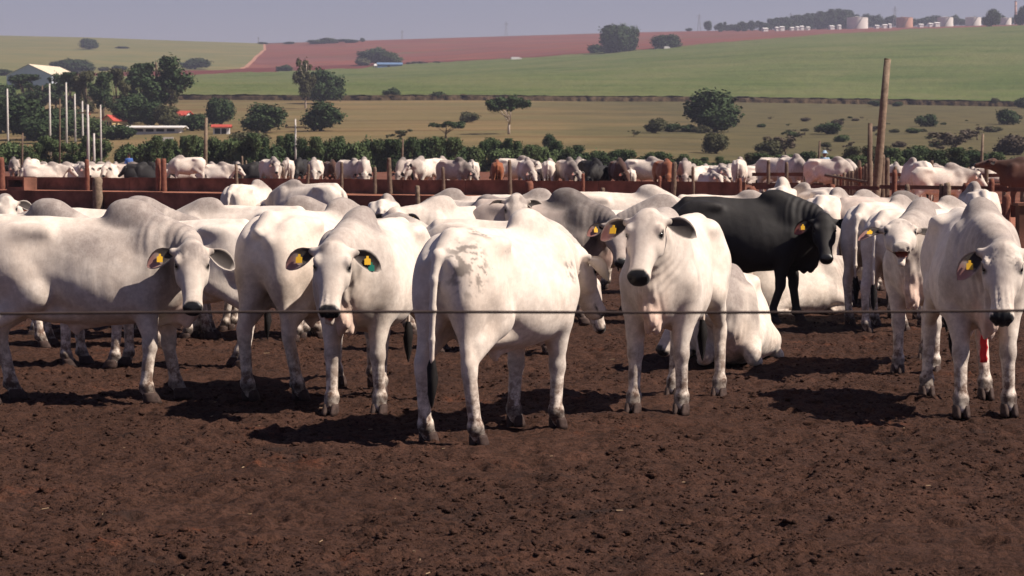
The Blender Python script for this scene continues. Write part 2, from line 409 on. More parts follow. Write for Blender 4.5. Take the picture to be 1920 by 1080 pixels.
            F.cone(ft, hf + [0, 0, .02], .050, .054, k=.025)
            foot[nm] = (hf, s)
        if sheath:
            F.cone((.05, 0, .66), (-.12, 0, .60), .055, .035, k=.07); F.cone((-.12, 0, .60), (-.10, 0, .545), .03, .018, k=.03)
    else:
        for s in (1, -1):
            F.ell((-.52, s * .24, .36), (.30, .12, .24), k=.12, R=rotm((0, 1, 0), -.35)); F.cone((-.30, s * .34, .20), (-.66, s * .38, .10), .095, .055, k=.06)
            F.cone((-.66, s * .38, .085), (-.32, s * .45, .055), .050, .042, k=.03); F.ell((-.28, s * .45, .05), (.08, .05, .05), k=.02)
            F.cone((.46, s * .20, .36), (.80, s * .22, .16), .12, .085, k=.07); F.cone((.80, s * .22, .11), (.52, s * .27, .06), .065, .045, k=.03)
        F.ell((.0, 0, .30), (.72, .37, .25), k=.16); F.ell((-.15, .05, .2), (.5, .40, .18), k=.14)
        F.cone(midn + [0, 0, -.12], (.78, 0, .42), .08, .12, k=.07, lat=.4, side=(0, 1, 0)); F.cone((.78, 0, .42), (.62, 0, .14), .12, .07, k=.07, lat=.4, side=(0, 1, 0))
    # tail
    tl = []
    if tail and not lie:
        tx = lambda z: -.935 - .02 * math.sin((1.3 - z) * 3)
        zs = [1.32, 1.15, .95, .75, .60]; rs = [.038, .028, .024, .021, .018]
        tp = [np.array([-.90 if i == 0 else tx(z), tail_sway * (1.32 - z) ** 1.3, z]) for i, z in enumerate(zs)]
        for i in range(len(tp) - 1): F.cone(tp[i], tp[i + 1], rs[i], rs[i + 1], k=.025)
        tl = tp[-1]
    # head
    st = [(-.05, .065, .04, .06), (-.02, .100, .070, .12), (.05, .126, .086, .155), (.12, .134, .084, .172), (.20, .116, .070, .172), (.28, .096, .058, .150), (.36, .082, .052, .124),
          (.43, .078, .048, .108), (.485, .082, .048, .098), (.525, .076, .038, .085), (.555, .052, .016, .055)]
    F.loft(HO, f, nrm, st, k=.05, n=2.3, egg=-.06)
    L = lambda t, a, b: HO + f * t + s0 * a + nrm * b
    Rh = np.stack([f, s0, nrm], 1)
    F.ell(L(.0, 0, .035), (.07, .065, .045), k=.05, R=Rh)           # poll
    for s in (1, -1):
        F.ell(L(.115, s * .116, .044), (.045, .028, .032), k=.03, R=Rh)     # brow
        F.ell(L(.18, s * .104, -.055), (.095, .028, .070), k=.05, R=Rh)      # cheek
        F.ell(L(.510, s * .053, .012), (.030, .026, .028), k=.02, R=Rh)     # nostril wing
        F.ell(L(.546, s * .047, .006), (.022, .016, .013), k=.012, R=Rh, sub=True)
        F.ell(L(.148, s * .142, .020), (.030, .020, .022), k=.012, R=Rh, sub=True)    # eye socket
        F.cone(L(.02, s * .09, -.01), L(.005, s * .160, -.015), .042, .030, k=.04)     # ear base
        if horn > 0:
            F.cone(L(-.01, s * .06, .05), L(-.10, s * .10, .05), .03, .02, k=.02)
    if mouth > 0:
        F.ell(L(.52, 0, -.052), (.14, .068, .018 + .02 * mouth), k=.014, R=Rh @ rotm((0, 1, 0), .10), sub=True)
        F.cone(L(.30, 0, -.11), L(.53, 0, -.11 - .03 * mouth), .035, .028, k=.03, lat=1.3, side=s0)
    V, Q = F.mesh()
    # taubin-like smoothing pass on the mesh
    E = np.concatenate([Q[:, [0, 1]], Q[:, [1, 2]], Q[:, [2, 3]], Q[:, [3, 0]]]); n = len(V)
    deg = np.bincount(E[:, 0], minlength=n) + np.bincount(E[:, 1], minlength=n)
    for lam in (.5, -.4, .5, -.4):
        S = np.zeros_like(V)
        for k in range(3): S[:, k] = np.bincount(E[:, 0], V[E[:, 1], k], n) + np.bincount(E[:, 1], V[E[:, 0], k], n)
        V = V + lam * (S / np.maximum(deg, 1)[:, None] - V)
    # surface detail: neck folds, rib hints, forehead wrinkles
    nb = np.zeros_like(V); a, b, c = V[Q[:, 0]], V[Q[:, 1]], V[Q[:, 2]]; fn = np.cross(b - a, c - a)
    for k in range(3): nb[:, k] = sum(np.bincount(Q[:, j], fn[:, k], n) for j in range(4))
    nb /= np.maximum(np.linalg.norm(nb, axis=1), 1e-9)[:, None]
    z = V[:, 2] - dz
    if vox < .03:
        q = V - B; tn = (q @ unit(midn - B)); neckm = sstep(-.06, .06, tn) * sstep(.46, .34, tn) * sstep(.33, .2, np.linalg.norm(V - (B + midn) / 2, axis=1) - .1)
        fold = np.sin(tn * 95 + 2.2 * np.sin(z * 5) + 2 * fbm(V[:, 0] * 5, z * 4 + 3, 2)) * neckm * (.35 + .65 * sstep(-.1, .5, fbm(V[:, 1] * 4 + 9, z * 3, 2) + .3))
        dn_ = sstep(1.05, .9, z) * sstep(.62, .75, V[:, 0]) * sstep(.12, .05, np.abs(V[:, 1])) * sstep(.5, .62, z)
        dfold = np.sin(V[:, 1] * 150 + z * 8 + 2 * fbm(z * 6, V[:, 0] * 6, 2)) * dn_
        rib = np.sin(V[:, 0] * 46 + z * 5) * sstep(-.35, -.1, V[:, 0]) * sstep(.42, .2, V[:, 0]) * sstep(.75, .9, z) * sstep(1.35, 1.2, z)
        tt = (V - HO) @ f; lat = (V - HO) @ s0; nn = (V - HO) @ nrm
        wr = np.sin(tt * 150 + np.abs(lat) * 260) * sstep(.0, .04, tt) * sstep(.17, .12, tt) * sstep(.02, .045, np.abs(lat)) * sstep(.02, .04, nn) * wrinkle
        lump = fbm(V[:, 0] * 5 + seed, z * 5 + V[:, 1] * 3, 3) * .006 * (z > .5)
        V = V + nb * (fold * .0048 + dfold * .005 + rib * .0006 + wr * .004 + lump)[:, None]
    # markings
    x, y = V[:, 0], V[:, 1]
    tt = (V - HO) @ f; lat = (V - HO) @ s0; nn = (V - HO) @ nrm; hd = np.linalg.norm(V - (HO + f * .22), axis=1)
    inhead = sstep(.43, .36, hd) * sstep(-.08, .0, tt)
    qn = V - B; neck = sstep(-.25, .12, qn @ unit(nd * [1, 1, .4])) * (1 - inhead) * sstep(.55, .85, z) * (.6 + .4 * sstep(-.3, .3, fbm(x * 4 + seed, z * 3, 3)))
    humpm = sstep(.42, .16, np.sqrt((x - .38) ** 2 + ((z - 1.58) * .8) ** 2)) * sstep(1.28, 1.5, z)
    g = np.maximum(humpm, neck * (.35 + .5 * sstep(1.0, 1.3, z))) * .95
    g = np.maximum(g, sstep(.35, .0, np.abs(x + .62)) * sstep(.95, .75, z) * .0)
    g = np.maximum(g, inhead * (.16 + .5 * sstep(.0, .3, fbm(lat * 14 + seed, tt * 5, 3)) * sstep(.25, .05, tt)))
    g = np.maximum(g, .5 * sstep(.28, .05, np.sqrt((x - .62) ** 2 + ((z - 1.08) * .6) ** 2)) * sstep(-.1, .25, fbm(x * 6, z * 3 + seed, 3)))
    kn = sstep(.10, .0, np.abs(z - .475)) * (x > 0) * .55 if not lie else np.zeros(n)
    g = np.clip(g * grey + kn * .6, 0, 1)
    dark = np.zeros(n)
    if not lie: dark = np.maximum(dark, sstep(.05, .02, np.abs(z - .115)) * .65)
    muz = sstep(.462, .482, tt + .035 * sstep(.03, -.05, nn) * 0 - .9 * np.maximum(np.abs(lat) - .045, 0)) * sstep(-.060, -.040, nn) * inhead
    muz = np.maximum(muz, sstep(.009, .004, np.abs(nn + .066 - .02 * sstep(.45, .54, tt))) * sstep(.36, .42, tt) * inhead * .9)
    muz = np.maximum(muz, sstep(.52, .54, tt) * sstep(-.10, -.08, nn) * inhead * .25)
    if mouth > .6: muz *= .35
    eyer = sstep(.040, .022, np.sqrt((tt - .148) ** 2 * .5 + (nn - .02) ** 2)) * sstep(.095, .11, np.abs(lat))
    muz = np.maximum(muz, eyer)
    earb = sstep(.15, .18, np.abs(lat)) * sstep(.15, .05, np.abs(tt)) * inhead * .5
    dark = np.maximum(dark, earb)
    pink = sstep(1.0, .8, z) * sstep(.6, .72, x) * sstep(.16, .06, np.abs(y)) * sstep(.5, .6, z)
    pink = np.maximum(pink, sstep(.70, .60, z) * sstep(.5, .55, z) * sstep(.2, .1, np.abs(y)) * .5)
    pink = pink * (1 - inhead)
    mo = np.zeros(n)
    if mouth > 0:
        inm = sstep(.36, .40, tt) * sstep(.056, .046, np.abs(lat)) * sstep(-.012, -.024, nn) * sstep(-.10, -.08, nn)
        mo = inm; muz = np.maximum(muz, inm * sstep(.53, .49, tt))
    dirt = sstep(.85, .05, z + .0 * x) * 1.0 if not lie else sstep(.45, .0, V[:, 2]) * .7
    dirt = np.maximum(dirt, sstep(-.60, -.9, x) * sstep(1.3, .9, z) * .30)
    dirt = np.maximum(dirt, .16 + .12 * sstep(1.1, .8, z))
    for (sx_, sy_, sz_, sr_) in spots:
        dd_ = np.sqrt((x - sx_) ** 2 + (y - sy_) ** 2 + ((z - sz_) * .7) ** 2)
        dark = np.maximum(dark, sstep(sr_, sr_ * .5, dd_) * sstep(.02, .16, fbm(x * 26 + z * 9, z * 24 + y * 15, 3, .8)) * .6)
    one = np.ones(n)
    mk = np.stack([g, np.clip(dark, 0, 1), np.clip(pink, 0, 1), one], 1); mk2 = np.stack([dirt, np.clip(muz, 0, 1), np.clip(mo, 0, 1), one], 1)
    # ears: cupped leaves grown from the head
    VV, QQ, K1, K2 = [V], [Q], [mk], [mk2]; base = n; tips = []
    for s in (1, -1):
        dr = math.radians(ear_droop + rnd.uniform(-6, 6)); fw = math.radians(ear_fwd + rnd.uniform(-8, 8))
        o = L(.008, s * .138, -.015)
        d = s0 * s * math.cos(dr) * math.cos(fw) + f * math.sin(dr) + nrm * math.sin(-fw) * .35
        d = unit(d - np.array([0, 0, .10]))
        face = unit(nrm * .8 + f * .15 - d * 0.0); face = unit(face - d * (face @ d)); wd = unit(np.cross(face, d))
        nl, nw = 14, 9; Le = .235
        tl_ = np.linspace(0, 1, nl); ws = np.interp(tl_, [0, .12, .3, .5, .7, .86, .95, 1], [.030, .038, .062, .074, .068, .048, .030, .006])
        grid = []
        for side in (1, -1):
            for i in range(nl):
                for j in range(nw):
                    v = -1 + 2 * j / (nw - 1)
                    cup = (.042 * (v * v) * (1 - tl_[i] * .55) + .012 * math.sin(tl_[i] * 3)) * (ws[i] / .064) ** .6
                    th = .0055 * (1 - v * v) ** .5 * side
                    grid.append(o + d * (Le * tl_[i]) + wd * (ws[i] * v) + face * (cup + th - .02) - np.array([0, 0, .03]) * tl_[i] ** 2)
        G = np.array(grid); fq = []
        for sd_ in (0, 1):
            o_ = sd_ * nl * nw
            for i in range(nl - 1):
                for j in range(nw - 1):
                    q_ = [o_ + i * nw + j, o_ + (i + 1) * nw + j, o_ + (i + 1) * nw + j + 1, o_ + i * nw + j + 1]
                    fq.append(q_ if (sd_ == 0) else q_[::-1])
        for i in range(nl - 1):
            for j in (0, nw - 1):
                a_ = i * nw + j; q_ = [a_, a_ + nl * nw, a_ + nl * nw + nw, a_ + nw]; fq.append(q_ if j == 0 else q_[::-1])
        a_ = (nl - 1) * nw
        fq = np.array(fq)
        if s < 0: fq = fq[:, ::-1]
        m1 = np.zeros((len(G), 4)); m1[:, 3] = 1; m2 = m1.copy()
        tt_ = np.tile(np.repeat(tl_, nw), 2); vv = np.tile(np.linspace(-1, 1, nw), 2 * nl); front = np.repeat([1, 0], nl * nw)
        m1[:, 1] = np.where(front == 1, .98 * sstep(1.0, .72, np.abs(vv)) * sstep(1.02, .85, tt_), .15 + .45 * sstep(.5, .9, tt_)); m1[:, 0] = .5
        m2[:, 2] = np.where(front == 1, sstep(.45, .8, tt_) * sstep(.98, .7, np.abs(vv)) * .65, 0) if s < 0 else 0
        m1[:, 1] = np.where((front == 1) & (m2[:, 2] > .1), m1[:, 1] * .3, m1[:, 1])
        VV.append(G); QQ.append(fq + base); K1.append(m1); K2.append(m2); base += len(G)
        tips.append((o + d * Le * .52 + face * .012, d, wd, face))
    V = np.concatenate(VV); Q = np.concatenate(QQ); mk = np.concatenate(K1); mk2 = np.concatenate(K2)
    me = npmesh('cattle_body', V, Q, coat or M_WHITE)
    for nm_, arr in (('mk', mk), ('mk2', mk2)):
        at = me.attributes.new(nm_, 'FLOAT_COLOR', 'POINT'); at.data.foreach_set('color', arr.astype(np.float32).ravel())
    parts = [('body', me)]
    # hooves: two claws each
    if not lie:
        for nm_, (hf, s) in foot.items():
            vs, fs = [], []
            for cl in (-1, 1):
                b0 = len(vs)
                for (zz, rx, ry, xo) in ((0.0, .064, .036, .018), (.03, .061, .035, .012), (.068, .053, .033, .0), (.09, .042, .028, -.004)):
                    for k in range(10):
                        a_ = k * math.tau / 10; pt = max(0, math.cos(a_))
                        vs.append((hf[0] + xo + math.cos(a_) * rx * (1 + .30 * pt * pt), hf[1] + cl * .031 + math.sin(a_) * ry * (1 - .35 * pt), zz))
                for r in range(3):
                    for k in range(10): fs.append((b0 + r * 10 + k, b0 + r * 10 + (k + 1) % 10, b0 + r * 10 + 10 + (k + 1) % 10, b0 + r * 10 + 10 + k))
                fs.append(tuple(b0 + 30 + k for k in range(10))); fs.append(tuple(b0 + 9 - k for k in range(10)))
            parts.append(('hoof', pymesh('hoof', vs, fs, M_HOOF)))
    for s in (1, -1):
        c0 = L(.148, s * .119, .020); vs, fs = ball(c0, .0215, 10, 7); parts.append(('eye', pymesh('eye', vs, fs, M_EYE)))
    if tail and not lie:
        vs, fs = [], []; prof = [(0, .018), (.06, .032), (.14, .038), (.24, .028), (.31, .012), (.34, .002)]
        for (dzz, r) in prof:
            for k in range(10):
                a_ = k * math.tau / 10; rr = r * (1 + .25 * math.sin(3 * a_ + dzz * 30))
                vs.append((tl[0] + .01 + math.cos(a_) * rr, tl[1] + tail_sway * dzz + math.sin(a_) * rr, tl[2] + .02 - dzz))
        for r in range(len(prof) - 1):
            for k in range(10): fs.append((r * 10 + 10 + k, r * 10 + 10 + (k + 1) % 10, r * 10 + (k + 1) % 10, r * 10 + k))
        parts.append(('tail_switch', pymesh('tail_switch', vs, fs, M_TAIL)))
    if horn > 0:
        for s in (1, -1):
            vs, fs = tube([L(-.05, s * .08, .05), L(-.12, s * .13, .05), L(-.17, s * .20, .07), L(-.26, s * .22, .10)], [.028, .024, .017, .004], 8)
            parts.append(('horn', pymesh('horn', vs, fs, M_HORN)))
    for ch in tags:                      # l / r yellow, g green on the left ear
        o, d, wd, face = tips[1] if ch in 'rR' else tips[0]
        if ch == 'g': o = o + d * .03 - wd * .0 + np.array([0, 0, -.035])
        e2 = np.array([0, 0, -1.0]); e2 = unit(e2 - face * (e2 @ face)); e1 = unit(np.cross(face, e2)); vs = []
        wdt, hh = (.023, .034) if ch != 'm' else (.012, .012)
        out_ = [(-.35, -1), (.35, -1), (.42, -.45), (1, -.3), (1, 1), (-1, 1), (-1, -.3), (-.42, -.45)]
        for dd in (.004, .009):
            for (a_, b_) in out_: vs.append(o + e1 * a_ * wdt + e2 * (b_ * hh + .01) + face * dd)
        N = len(out_); fs = [tuple(range(N))[::-1], tuple(range(N, 2 * N))] + [(k, (k + 1) % N, N + (k + 1) % N, N + k) for k in range(N)]
        parts.append(('ear_tag', pymesh('ear_tag', vs, fs, M_TAGG if ch == 'g' else M_TAGY, False)))
    return parts

def ball(c, r, nu=10, nv=7, sz=1.0):
    vs, fs = [], []
    for i in range(1, nv):
        th = math.pi * i / nv
        for k in range(nu): a = k * math.tau / nu; vs.append((c[0] + r * math.sin(th) * math.cos(a), c[1] + r * math.sin(th) * math.sin(a), c[2] + r * sz * math.cos(th)))
    for i in range(nv - 2):
        for k in range(nu): fs.append((i * nu + k, (i + 1) * nu + k, (i + 1) * nu + (k + 1) % nu, i * nu + (k + 1) % nu))
    fs.append(tuple(range(nu))); fs.append(tuple(range((nv - 2) * nu, (nv - 1) * nu))[::-1])
    return vs, fs

def tube(pts, rad, nseg=10, cap=True):
    pts = [np.array(p, float) for p in pts]; vs, fs = [], []
    for i, p in enumerate(pts):
        d = unit(pts[min(i + 1, len(pts) - 1)] - pts[max(i - 1, 0)])
        a = np.array([1.0, 0, 0]) if abs(d[0]) < .8 else np.array([0, 1.0, 0])
        u = unit(np.cross(a, d)); v = np.cross(d, u)
        for k in range(nseg):
            t = k * math.tau / nseg; vs.append(p + (u * math.cos(t) + v * math.sin(t)) * rad[i])
    for i in range(len(pts) - 1):
        for k in range(nseg): fs.append((i * nseg + k, i * nseg + (k + 1) % nseg, (i + 1) * nseg + (k + 1) % nseg, (i + 1) * nseg + k))
    if cap: fs.append(tuple(range(nseg))[::-1]); fs.append(tuple((len(pts) - 1) * nseg + k for k in range(nseg)))
    return vs, fs

def make_animal(kind, label, parts, cat='cow', group=None):
    root = empty(kind); tag(root, label, cat, group)
    for nm, me in parts: link(nm, me, root)
    return root
# ------------------------------------------------------------------ terrain
# the land rises away from the pens: knots of distance and, per bearing, the height the land reaches there
KY = np.array([230., 300., 420., 700., 1450., 2300.])
KB = np.array([-1100., -960, -780, -620, -460, -260, 0, 240, 540, 960, 1100]) / FPX       # bearings x/y
KR = np.array([[322, 322, 322, 322, 322, 322, 322, 322, 326, 330, 332],
               [300, 298, 292, 288, 286, 284, 284, 286, 294, 300, 302],
               [262, 258, 252, 246, 244, 242, 240, 240, 246, 250, 252],
               [190, 190, 189, 188, 187, 187, 187, 189, 190, 196, 198],
               [128, 130, 132, 134, 138, 133, 115, 98, 74, 53, 46],
               [66, 68, 72, 78, 83, 77, 69, 62, 56, 47, 44]], float)
SK, S_FRONT, S_BACK = .77, 65.6, 89.0     # the two fence lines run obliquely: Y + SK * X is constant along each
def row_at(b, Y):
    b = np.clip(b, KB[0], KB[-1])
    z = []
    for k in range(len(KY)):
        z.append(CAMZ + (HOR - np.interp(b, KB, KR[k])) / FPX * KY[k])
    z = np.stack(np.broadcast_arrays(*z))
    i = np.clip(np.searchsorted(KY, Y) - 1, 0, len(KY) - 2)
    t = np.clip((Y - KY[i]) / (KY[i + 1] - KY[i]), 0, 1)
    z0 = np.take_along_axis(z, i[None], 0)[0]; z1 = np.take_along_axis(z, i[None] + 1, 0)[0]
    return z0 + (z1 - z0) * t
def ground_z(X, Y):
    """land height at world X, Y (arrays or floats)"""
    X = np.atleast_1d(np.asarray(X, float)); Y = np.atleast_1d(np.asarray(Y, float)); X, Y = np.broadcast_arrays(X, Y)
    S = Y + SK * np.clip(X, -.5 * np.abs(Y) - 10, .5 * np.abs(Y) + 10)
    near = np.interp(S, [0, 45, 65.6, 76, 90, 97], [0, 0, .10, .32, .47, .55])
    b = X / np.maximum(Y, 1)
    far = row_at(b, np.clip(Y, 230, 2300))
    t = sstep(150, 230, Y)
    z = np.where(Y < 230, near * (1 - t) + (CAMZ + (HOR - np.interp(b, KB, KR[0])) / FPX * 230) * t, far)
    z = z + fbm(X / 160, Y / 160, 3) * 2.5 * sstep(420, 900, Y) * sstep(2250, 1700, Y) - sstep(2300, 3200, Y) * 60
    return z
def gz(x, y): return float(ground_z(x, y)[0])
def site(px, py, lo=60.0, hi=2300.0):
    """where the sight line through photo pixel px, py meets the land"""
    b = (px - 960) / FPX; Y = np.linspace(lo, hi, 6000) if hi > 400 else np.linspace(lo, hi, 1500)
    r = HOR - (ground_z(b * Y, Y) - CAMZ) / Y * FPX
    k = np.argmax(r <= py) if (r <= py).any() else len(Y) - 1
    return float(b * Y[k]), float(Y[k]), float(ground_z(b * Y[k], Y[k])[0])
def flat(px, py):
    Y = CAMZ * FPX / (py - HOR); return (px - 960) / FPX * Y, Y

# soil of the pen: trampled, clods, hoof pits
def soil_mat(name, a, b, c, wet=True):
    t = NT(name, 0.95, 0.12); oc = t.coord('Object')
    n1 = t.noise(oc, 0.45, 6, 0.62); n2 = t.noise(oc, 3.5, 6, 0.7); n3 = t.noise(oc, 22, 5, 0.75)
    col = t.mix(t.ramp(n1, [(0.36, 0.0), (0.62, 1.0)]), a, b)
    col = t.mix(t.ramp(n2, [(0.42, 0.0), (0.66, 0.75)]), col, tuple(x * .62 for x in a))
    red = t.math('MULTIPLY', t.ramp(t.noise(oc, 0.9, 5, 0.7), [(0.60, 0.0), (0.70, 0.85)]), t.ramp(t.noise(oc, 7, 4, 0.7), [(0.40, 0.0), (0.60, 1.0)]))
    col = t.mix(t.math('MULTIPLY', red, 0.8), col, c)
    col = t.mix(t.ramp(n3, [(0.36, 0.85), (0.50, 0.0)]), col, tuple(x * .22 for x in a))
    n4 = t.noise(oc, 48, 4, 0.8); col = t.mix(t.ramp(n4, [(0.38, 0.7), (0.50, 0.0)]), col, tuple(x * .25 for x in a))
    col = t.mix(t.ramp(n4, [(0.60, 0.0), (0.74, 0.5)]), col, tuple(x * 1.9 for x in a))
    dk = t.math('MULTIPLY', t.ramp(t.noise(t.mapping(oc, (.8, 1.2, 1)), 1.1, 4, .6), [(.60, 0.0), (.68, .55)]), t.ramp(n2, [(.4, .4), (.6, 1.0)])); col = t.mix(dk, col, (.022, .016, .015))
    v = t.voro(oc, 55); col = t.mix(t.math('MULTIPLY', t.ramp(v, [(0.05, 1.0), (0.11, 0.0)]), t.ramp(t.noise(oc, 9, 2), [(0.56, 0.0), (0.60, 0.8)])), col, (0.34, 0.24, 0.18))
    t.base(col)
    bb = t.bump(n2, 0.55, 0.035); bb = t.bump(n3, 1.0, 0.026, bb); bb = t.bump(t.noise(oc, 90, 3, 0.8), 0.7, 0.006, bb)
    t.normal(bb); return t.m
M_SOIL = soil_mat('pen_soil', (0.060, 0.0295, 0.0205), (0.083, 0.0405, 0.028), (0.175, 0.055, 0.026))
M_REDEARTH = simple('red_earth', (0.31, 0.130, 0.085), 0.95, 0.1, 0.25, 0.6, 0.5, 0.05)

def sheet(name, xs, ys, zf, mat, kind='structure'):
    X, Y = np.meshgrid(xs, ys); Z = zf(X, Y); nx, ny = len(xs), len(ys)
    V = np.stack([X, Y, Z], -1).reshape(-1, 3)
    i = np.arange(nx * ny).reshape(ny, nx); Q = np.stack([i[:-1, :-1], i[:-1, 1:], i[1:, 1:], i[1:, :-1]], -1).reshape(-1, 4)
    o = link(name, npmesh(name, V, Q, mat)); o['kind'] = kind; return o
def soil_z(X, Y):
    near = sstep(45, 22, Y) * .75 + .25
    h = fbm(X / 1.7, Y / 1.7, 3) * .035
    r = fbm(X / .28, Y / .28, 3, .6); h = h + (np.abs(r) ** .8 * np.sign(r)) * .030 * near
    c = fbm(X / .075 + 40, Y / .075, 3, .75); h = h + np.maximum(c - .10, 0) * .045 * near - np.maximum(-c - .18, 0) * .035 * near
    flatten = 1.0
    CS = .34; ci, cj = np.floor(X / CS).astype(int), np.floor(Y / CS).astype(int)          # hoof prints
    for di in (-1, 0, 1):
        for dj in (-1, 0, 1):
            a, b = ci + di, cj + dj; r1, r2, r3, r4 = _T[a & 255, b & 255], _T[(a + 71) & 255, (b + 13) & 255], _T[(a + 17) & 255, (b + 101) & 255], _T[(a + 43) & 255, (b + 59) & 255]
            ang = r4 * 6.28; dx, dy = X - (a + r1) * CS, Y - (b + r2) * CS; u_, v_ = dx * np.cos(ang) + dy * np.sin(ang), -dx * np.sin(ang) + dy * np.cos(ang)
            q = np.sqrt((u_ / .075) ** 2 + (v_ / .055) ** 2); h = h + near * (r3 > .35) * (.4 + r3) * (-.026 * np.exp(-(q * 1.1) ** 4) + .010 * np.exp(-((q - 1.35) / .35) ** 2))
    c2 = fbm(X / .16 + 11, Y / .12 + 3, 3, .6); h = h - np.maximum(c2 - .22, 0) * .10 * near
    return ground_z(X, Y) + h * flatten - .012
def spaced(lims):
    out = [lims[0][0]]
    for a, b, st in lims: out += list(np.linspace(a, b, max(2, int((b - a) / st)))[1:])
    return np.array(out)
gx = spaced([(-60, -9, 1.5), (-9, -5.5, .08), (-5.5, 5.5, .0235), (5.5, 9, .08), (9, 60, 1.5)])
gy = spaced([(-25, 6, 1.5), (6, 9, .08), (9, 16, .022), (16, 24, .035), (24, 36, .10)])
sheet('pen_ground', gx, gy, soil_z, M_SOIL)

# loose clods and crumbs lying on the soil (uncountable): one object
cr = np.random.RandomState(3); ico = []
def clod_field(n):
    bv, bf = ball((0, 0, 0), 1.0, 6, 4, 1); bv = np.array(bv); quads = [f for f in bf if len(f) == 4]; caps = [f for f in bf if len(f) > 4]
    tri = [(f[0], f[1], f[2]) for f in quads] + [(f[0], f[2], f[3]) for f in quads]
    for f in caps: tri += [(f[0], f[k], f[k + 1]) for k in range(1, len(f) - 1)]
    tri = np.array(tri); Yc = 9.6 + 20 * cr.rand(n) ** 1.8; Xc = (cr.rand(n) - .5) * 2 * (2.2 + Yc * .26)
    R = .0035 + .016 * cr.rand(n) ** 12 + .006 * cr.rand(n) ** 2; clump = fbm(Xc * .9, Yc * .9, 2) > -.15
    Xc, Yc, R = Xc[clump], Yc[clump], R[clump]; m = len(Xc)
    V = bv[None] * (1 + .35 * (cr.rand(m, len(bv), 1) - .5) * 2); V = V * R[:, None, None] * np.array([1, 1, .7])
    ang = cr.rand(m) * 6.28; c, s = np.cos(ang)[:, None], np.sin(ang)[:, None]; x = V[..., 0] * (1 + .6 * cr.rand(m, 1)); y = V[..., 1].copy()
    V[..., 0] = x * c - y * s; V[..., 1] = x * s + y * c
    V += np.stack([Xc, Yc, soil_z(Xc, Yc) + R * .25], 1)[:, None]
    T = (tri[None] + (np.arange(m) * len(bv))[:, None, None]).reshape(-1, 3)
    return V.reshape(-1, 3), T
V, T = clod_field(60000)
o = link('soil_clods', npmesh('soil_clods', V, T, M_SOIL, False)); tag(o, 'crumbs and clods of dark trampled soil strewn over the pen floor', 'soil', None, 'stuff')
# straw and bleached stems
def straw(n):
    V, Q = [], []
    for k in range(n):
        y = 9.8 + 12 * cr.rand() ** 1.4; x = (cr.rand() - .5) * 2 * (y * .26); L_ = .015 + .05 * cr.rand() ** 2; a = cr.rand() * 6.28
        z = float(soil_z(np.array([x]), np.array([y]))[0]) + .012; d = np.array([math.cos(a), math.sin(a), (cr.rand() - .5) * .25]) * L_ / 2; w = np.array([-math.sin(a), math.cos(a), 0]) * .0022; u = np.array([0, 0, .003])
        b = len(V); p = np.array([x, y, z])
        for e in (-1, 1):
            for q in (w, u, -w, -u): V.append(p + d * e + q)
        for j in range(4): Q.append((b + j, b + (j + 1) % 4, b + 4 + (j + 1) % 4, b + 4 + j))
    return V, Q
V, Q = straw(45)
tag(link('straw_litter', npmesh('straw_litter', V, Q, simple('straw', (0.30, 0.21, 0.13), .8, .2, .3, 5, 0), False)), 'pale bits of straw scattered on the pen soil', 'straw', None, 'stuff')

# ---- fields: each between two boundary curves over the bearing
def field_mat(name, a, b, c, sx, sy, streak=0.5, bumpd=.4, extra=None, scale=1.0):
    t = NT(name, 0.95, 0.05); oc = t.coord('Object')
    m = t.mapping(oc, (sx, sy, sx)); n1 = t.noise(m, 1.0, 6, 0.6); n2 = t.noise(oc, 0.02 * scale, 5, 0.6); n3 = t.noise(oc, 0.6 * scale, 4, 0.7)
    col = t.mix(t.ramp(n1, [(0.38, 0.0), (0.62, 1.0)]), a, b)
    col = t.mix(t.ramp(n2, [(0.40, 0.0), (0.62, streak)]), col, c)
    col = t.mix(t.ramp(n3, [(0.35, 0.35), (0.6, 0.0)]), col, tuple(x * .5 for x in a))
    if extra: col = extra(t, oc, col)
    t.base(col); t.normal(t.bump(n3, 0.8, bumpd)); return t.m
def past_extra(t, oc, col):
    # contour banks: dark lines across the slope
    m = t.mapping(oc, (0.006, 0.05, 0.0)); w = t.add('ShaderNodeTexWave'); w.bands_direction = 'Y'; t.l.new(m, w.inputs[0])
    w.inputs['Scale'].default_value = .35; w.inputs['Distortion'].default_value = 3.0; w.inputs['Detail'].default_value = 3; w.inputs['Detail Scale'].default_value = 1.2
    tn = t.noise(t.mapping(oc, (.0035, .075, 0)), 1.0, 4, .6, .4); lines = t.ramp(tn, [(0.36, 0.85), (0.45, 0.0), (0.58, 0.0), (0.64, .5)])
    col = t.mix(lines, col, (0.10, 0.062, 0.030))
    g = t.sep(t.add('ShaderNodeNewGeometry').outputs['Position'])
    x = g[0]; sc_ = t.ramp(t.math('ADD', t.math('MULTIPLY', x, 0.012), t.math('MULTIPLY', t.math('SUBTRACT', t.noise(oc, .02, 4), .5), .9)), [(0.10, 0.0), (0.45, 1.0)])
    tuft = t.ramp(t.noise(oc, .12, 5, .7), [(0.45, 0.0), (0.60, 1.0)])
    col = t.mix(t.math('MULTIPLY', sc_, .85), col, (0.092, 0.082, 0.040))
    col = t.mix(t.math('MULTIPLY', t.math('MULTIPLY', sc_, tuft), .55), col, (0.055, 0.050, 0.030))
    return col
M_PAST = field_mat('dry_pasture', (0.176, 0.132, 0.062), (0.225, 0.155, 0.078), (0.120, 0.112, 0.052), .01, .045, .7, .3, past_extra)
M_CANE = field_mat('sugarcane', (0.076, 0.108, 0.032), (0.124, 0.152, 0.050), (0.150, 0.158, 0.064), .009, .045, .9, 1.2)
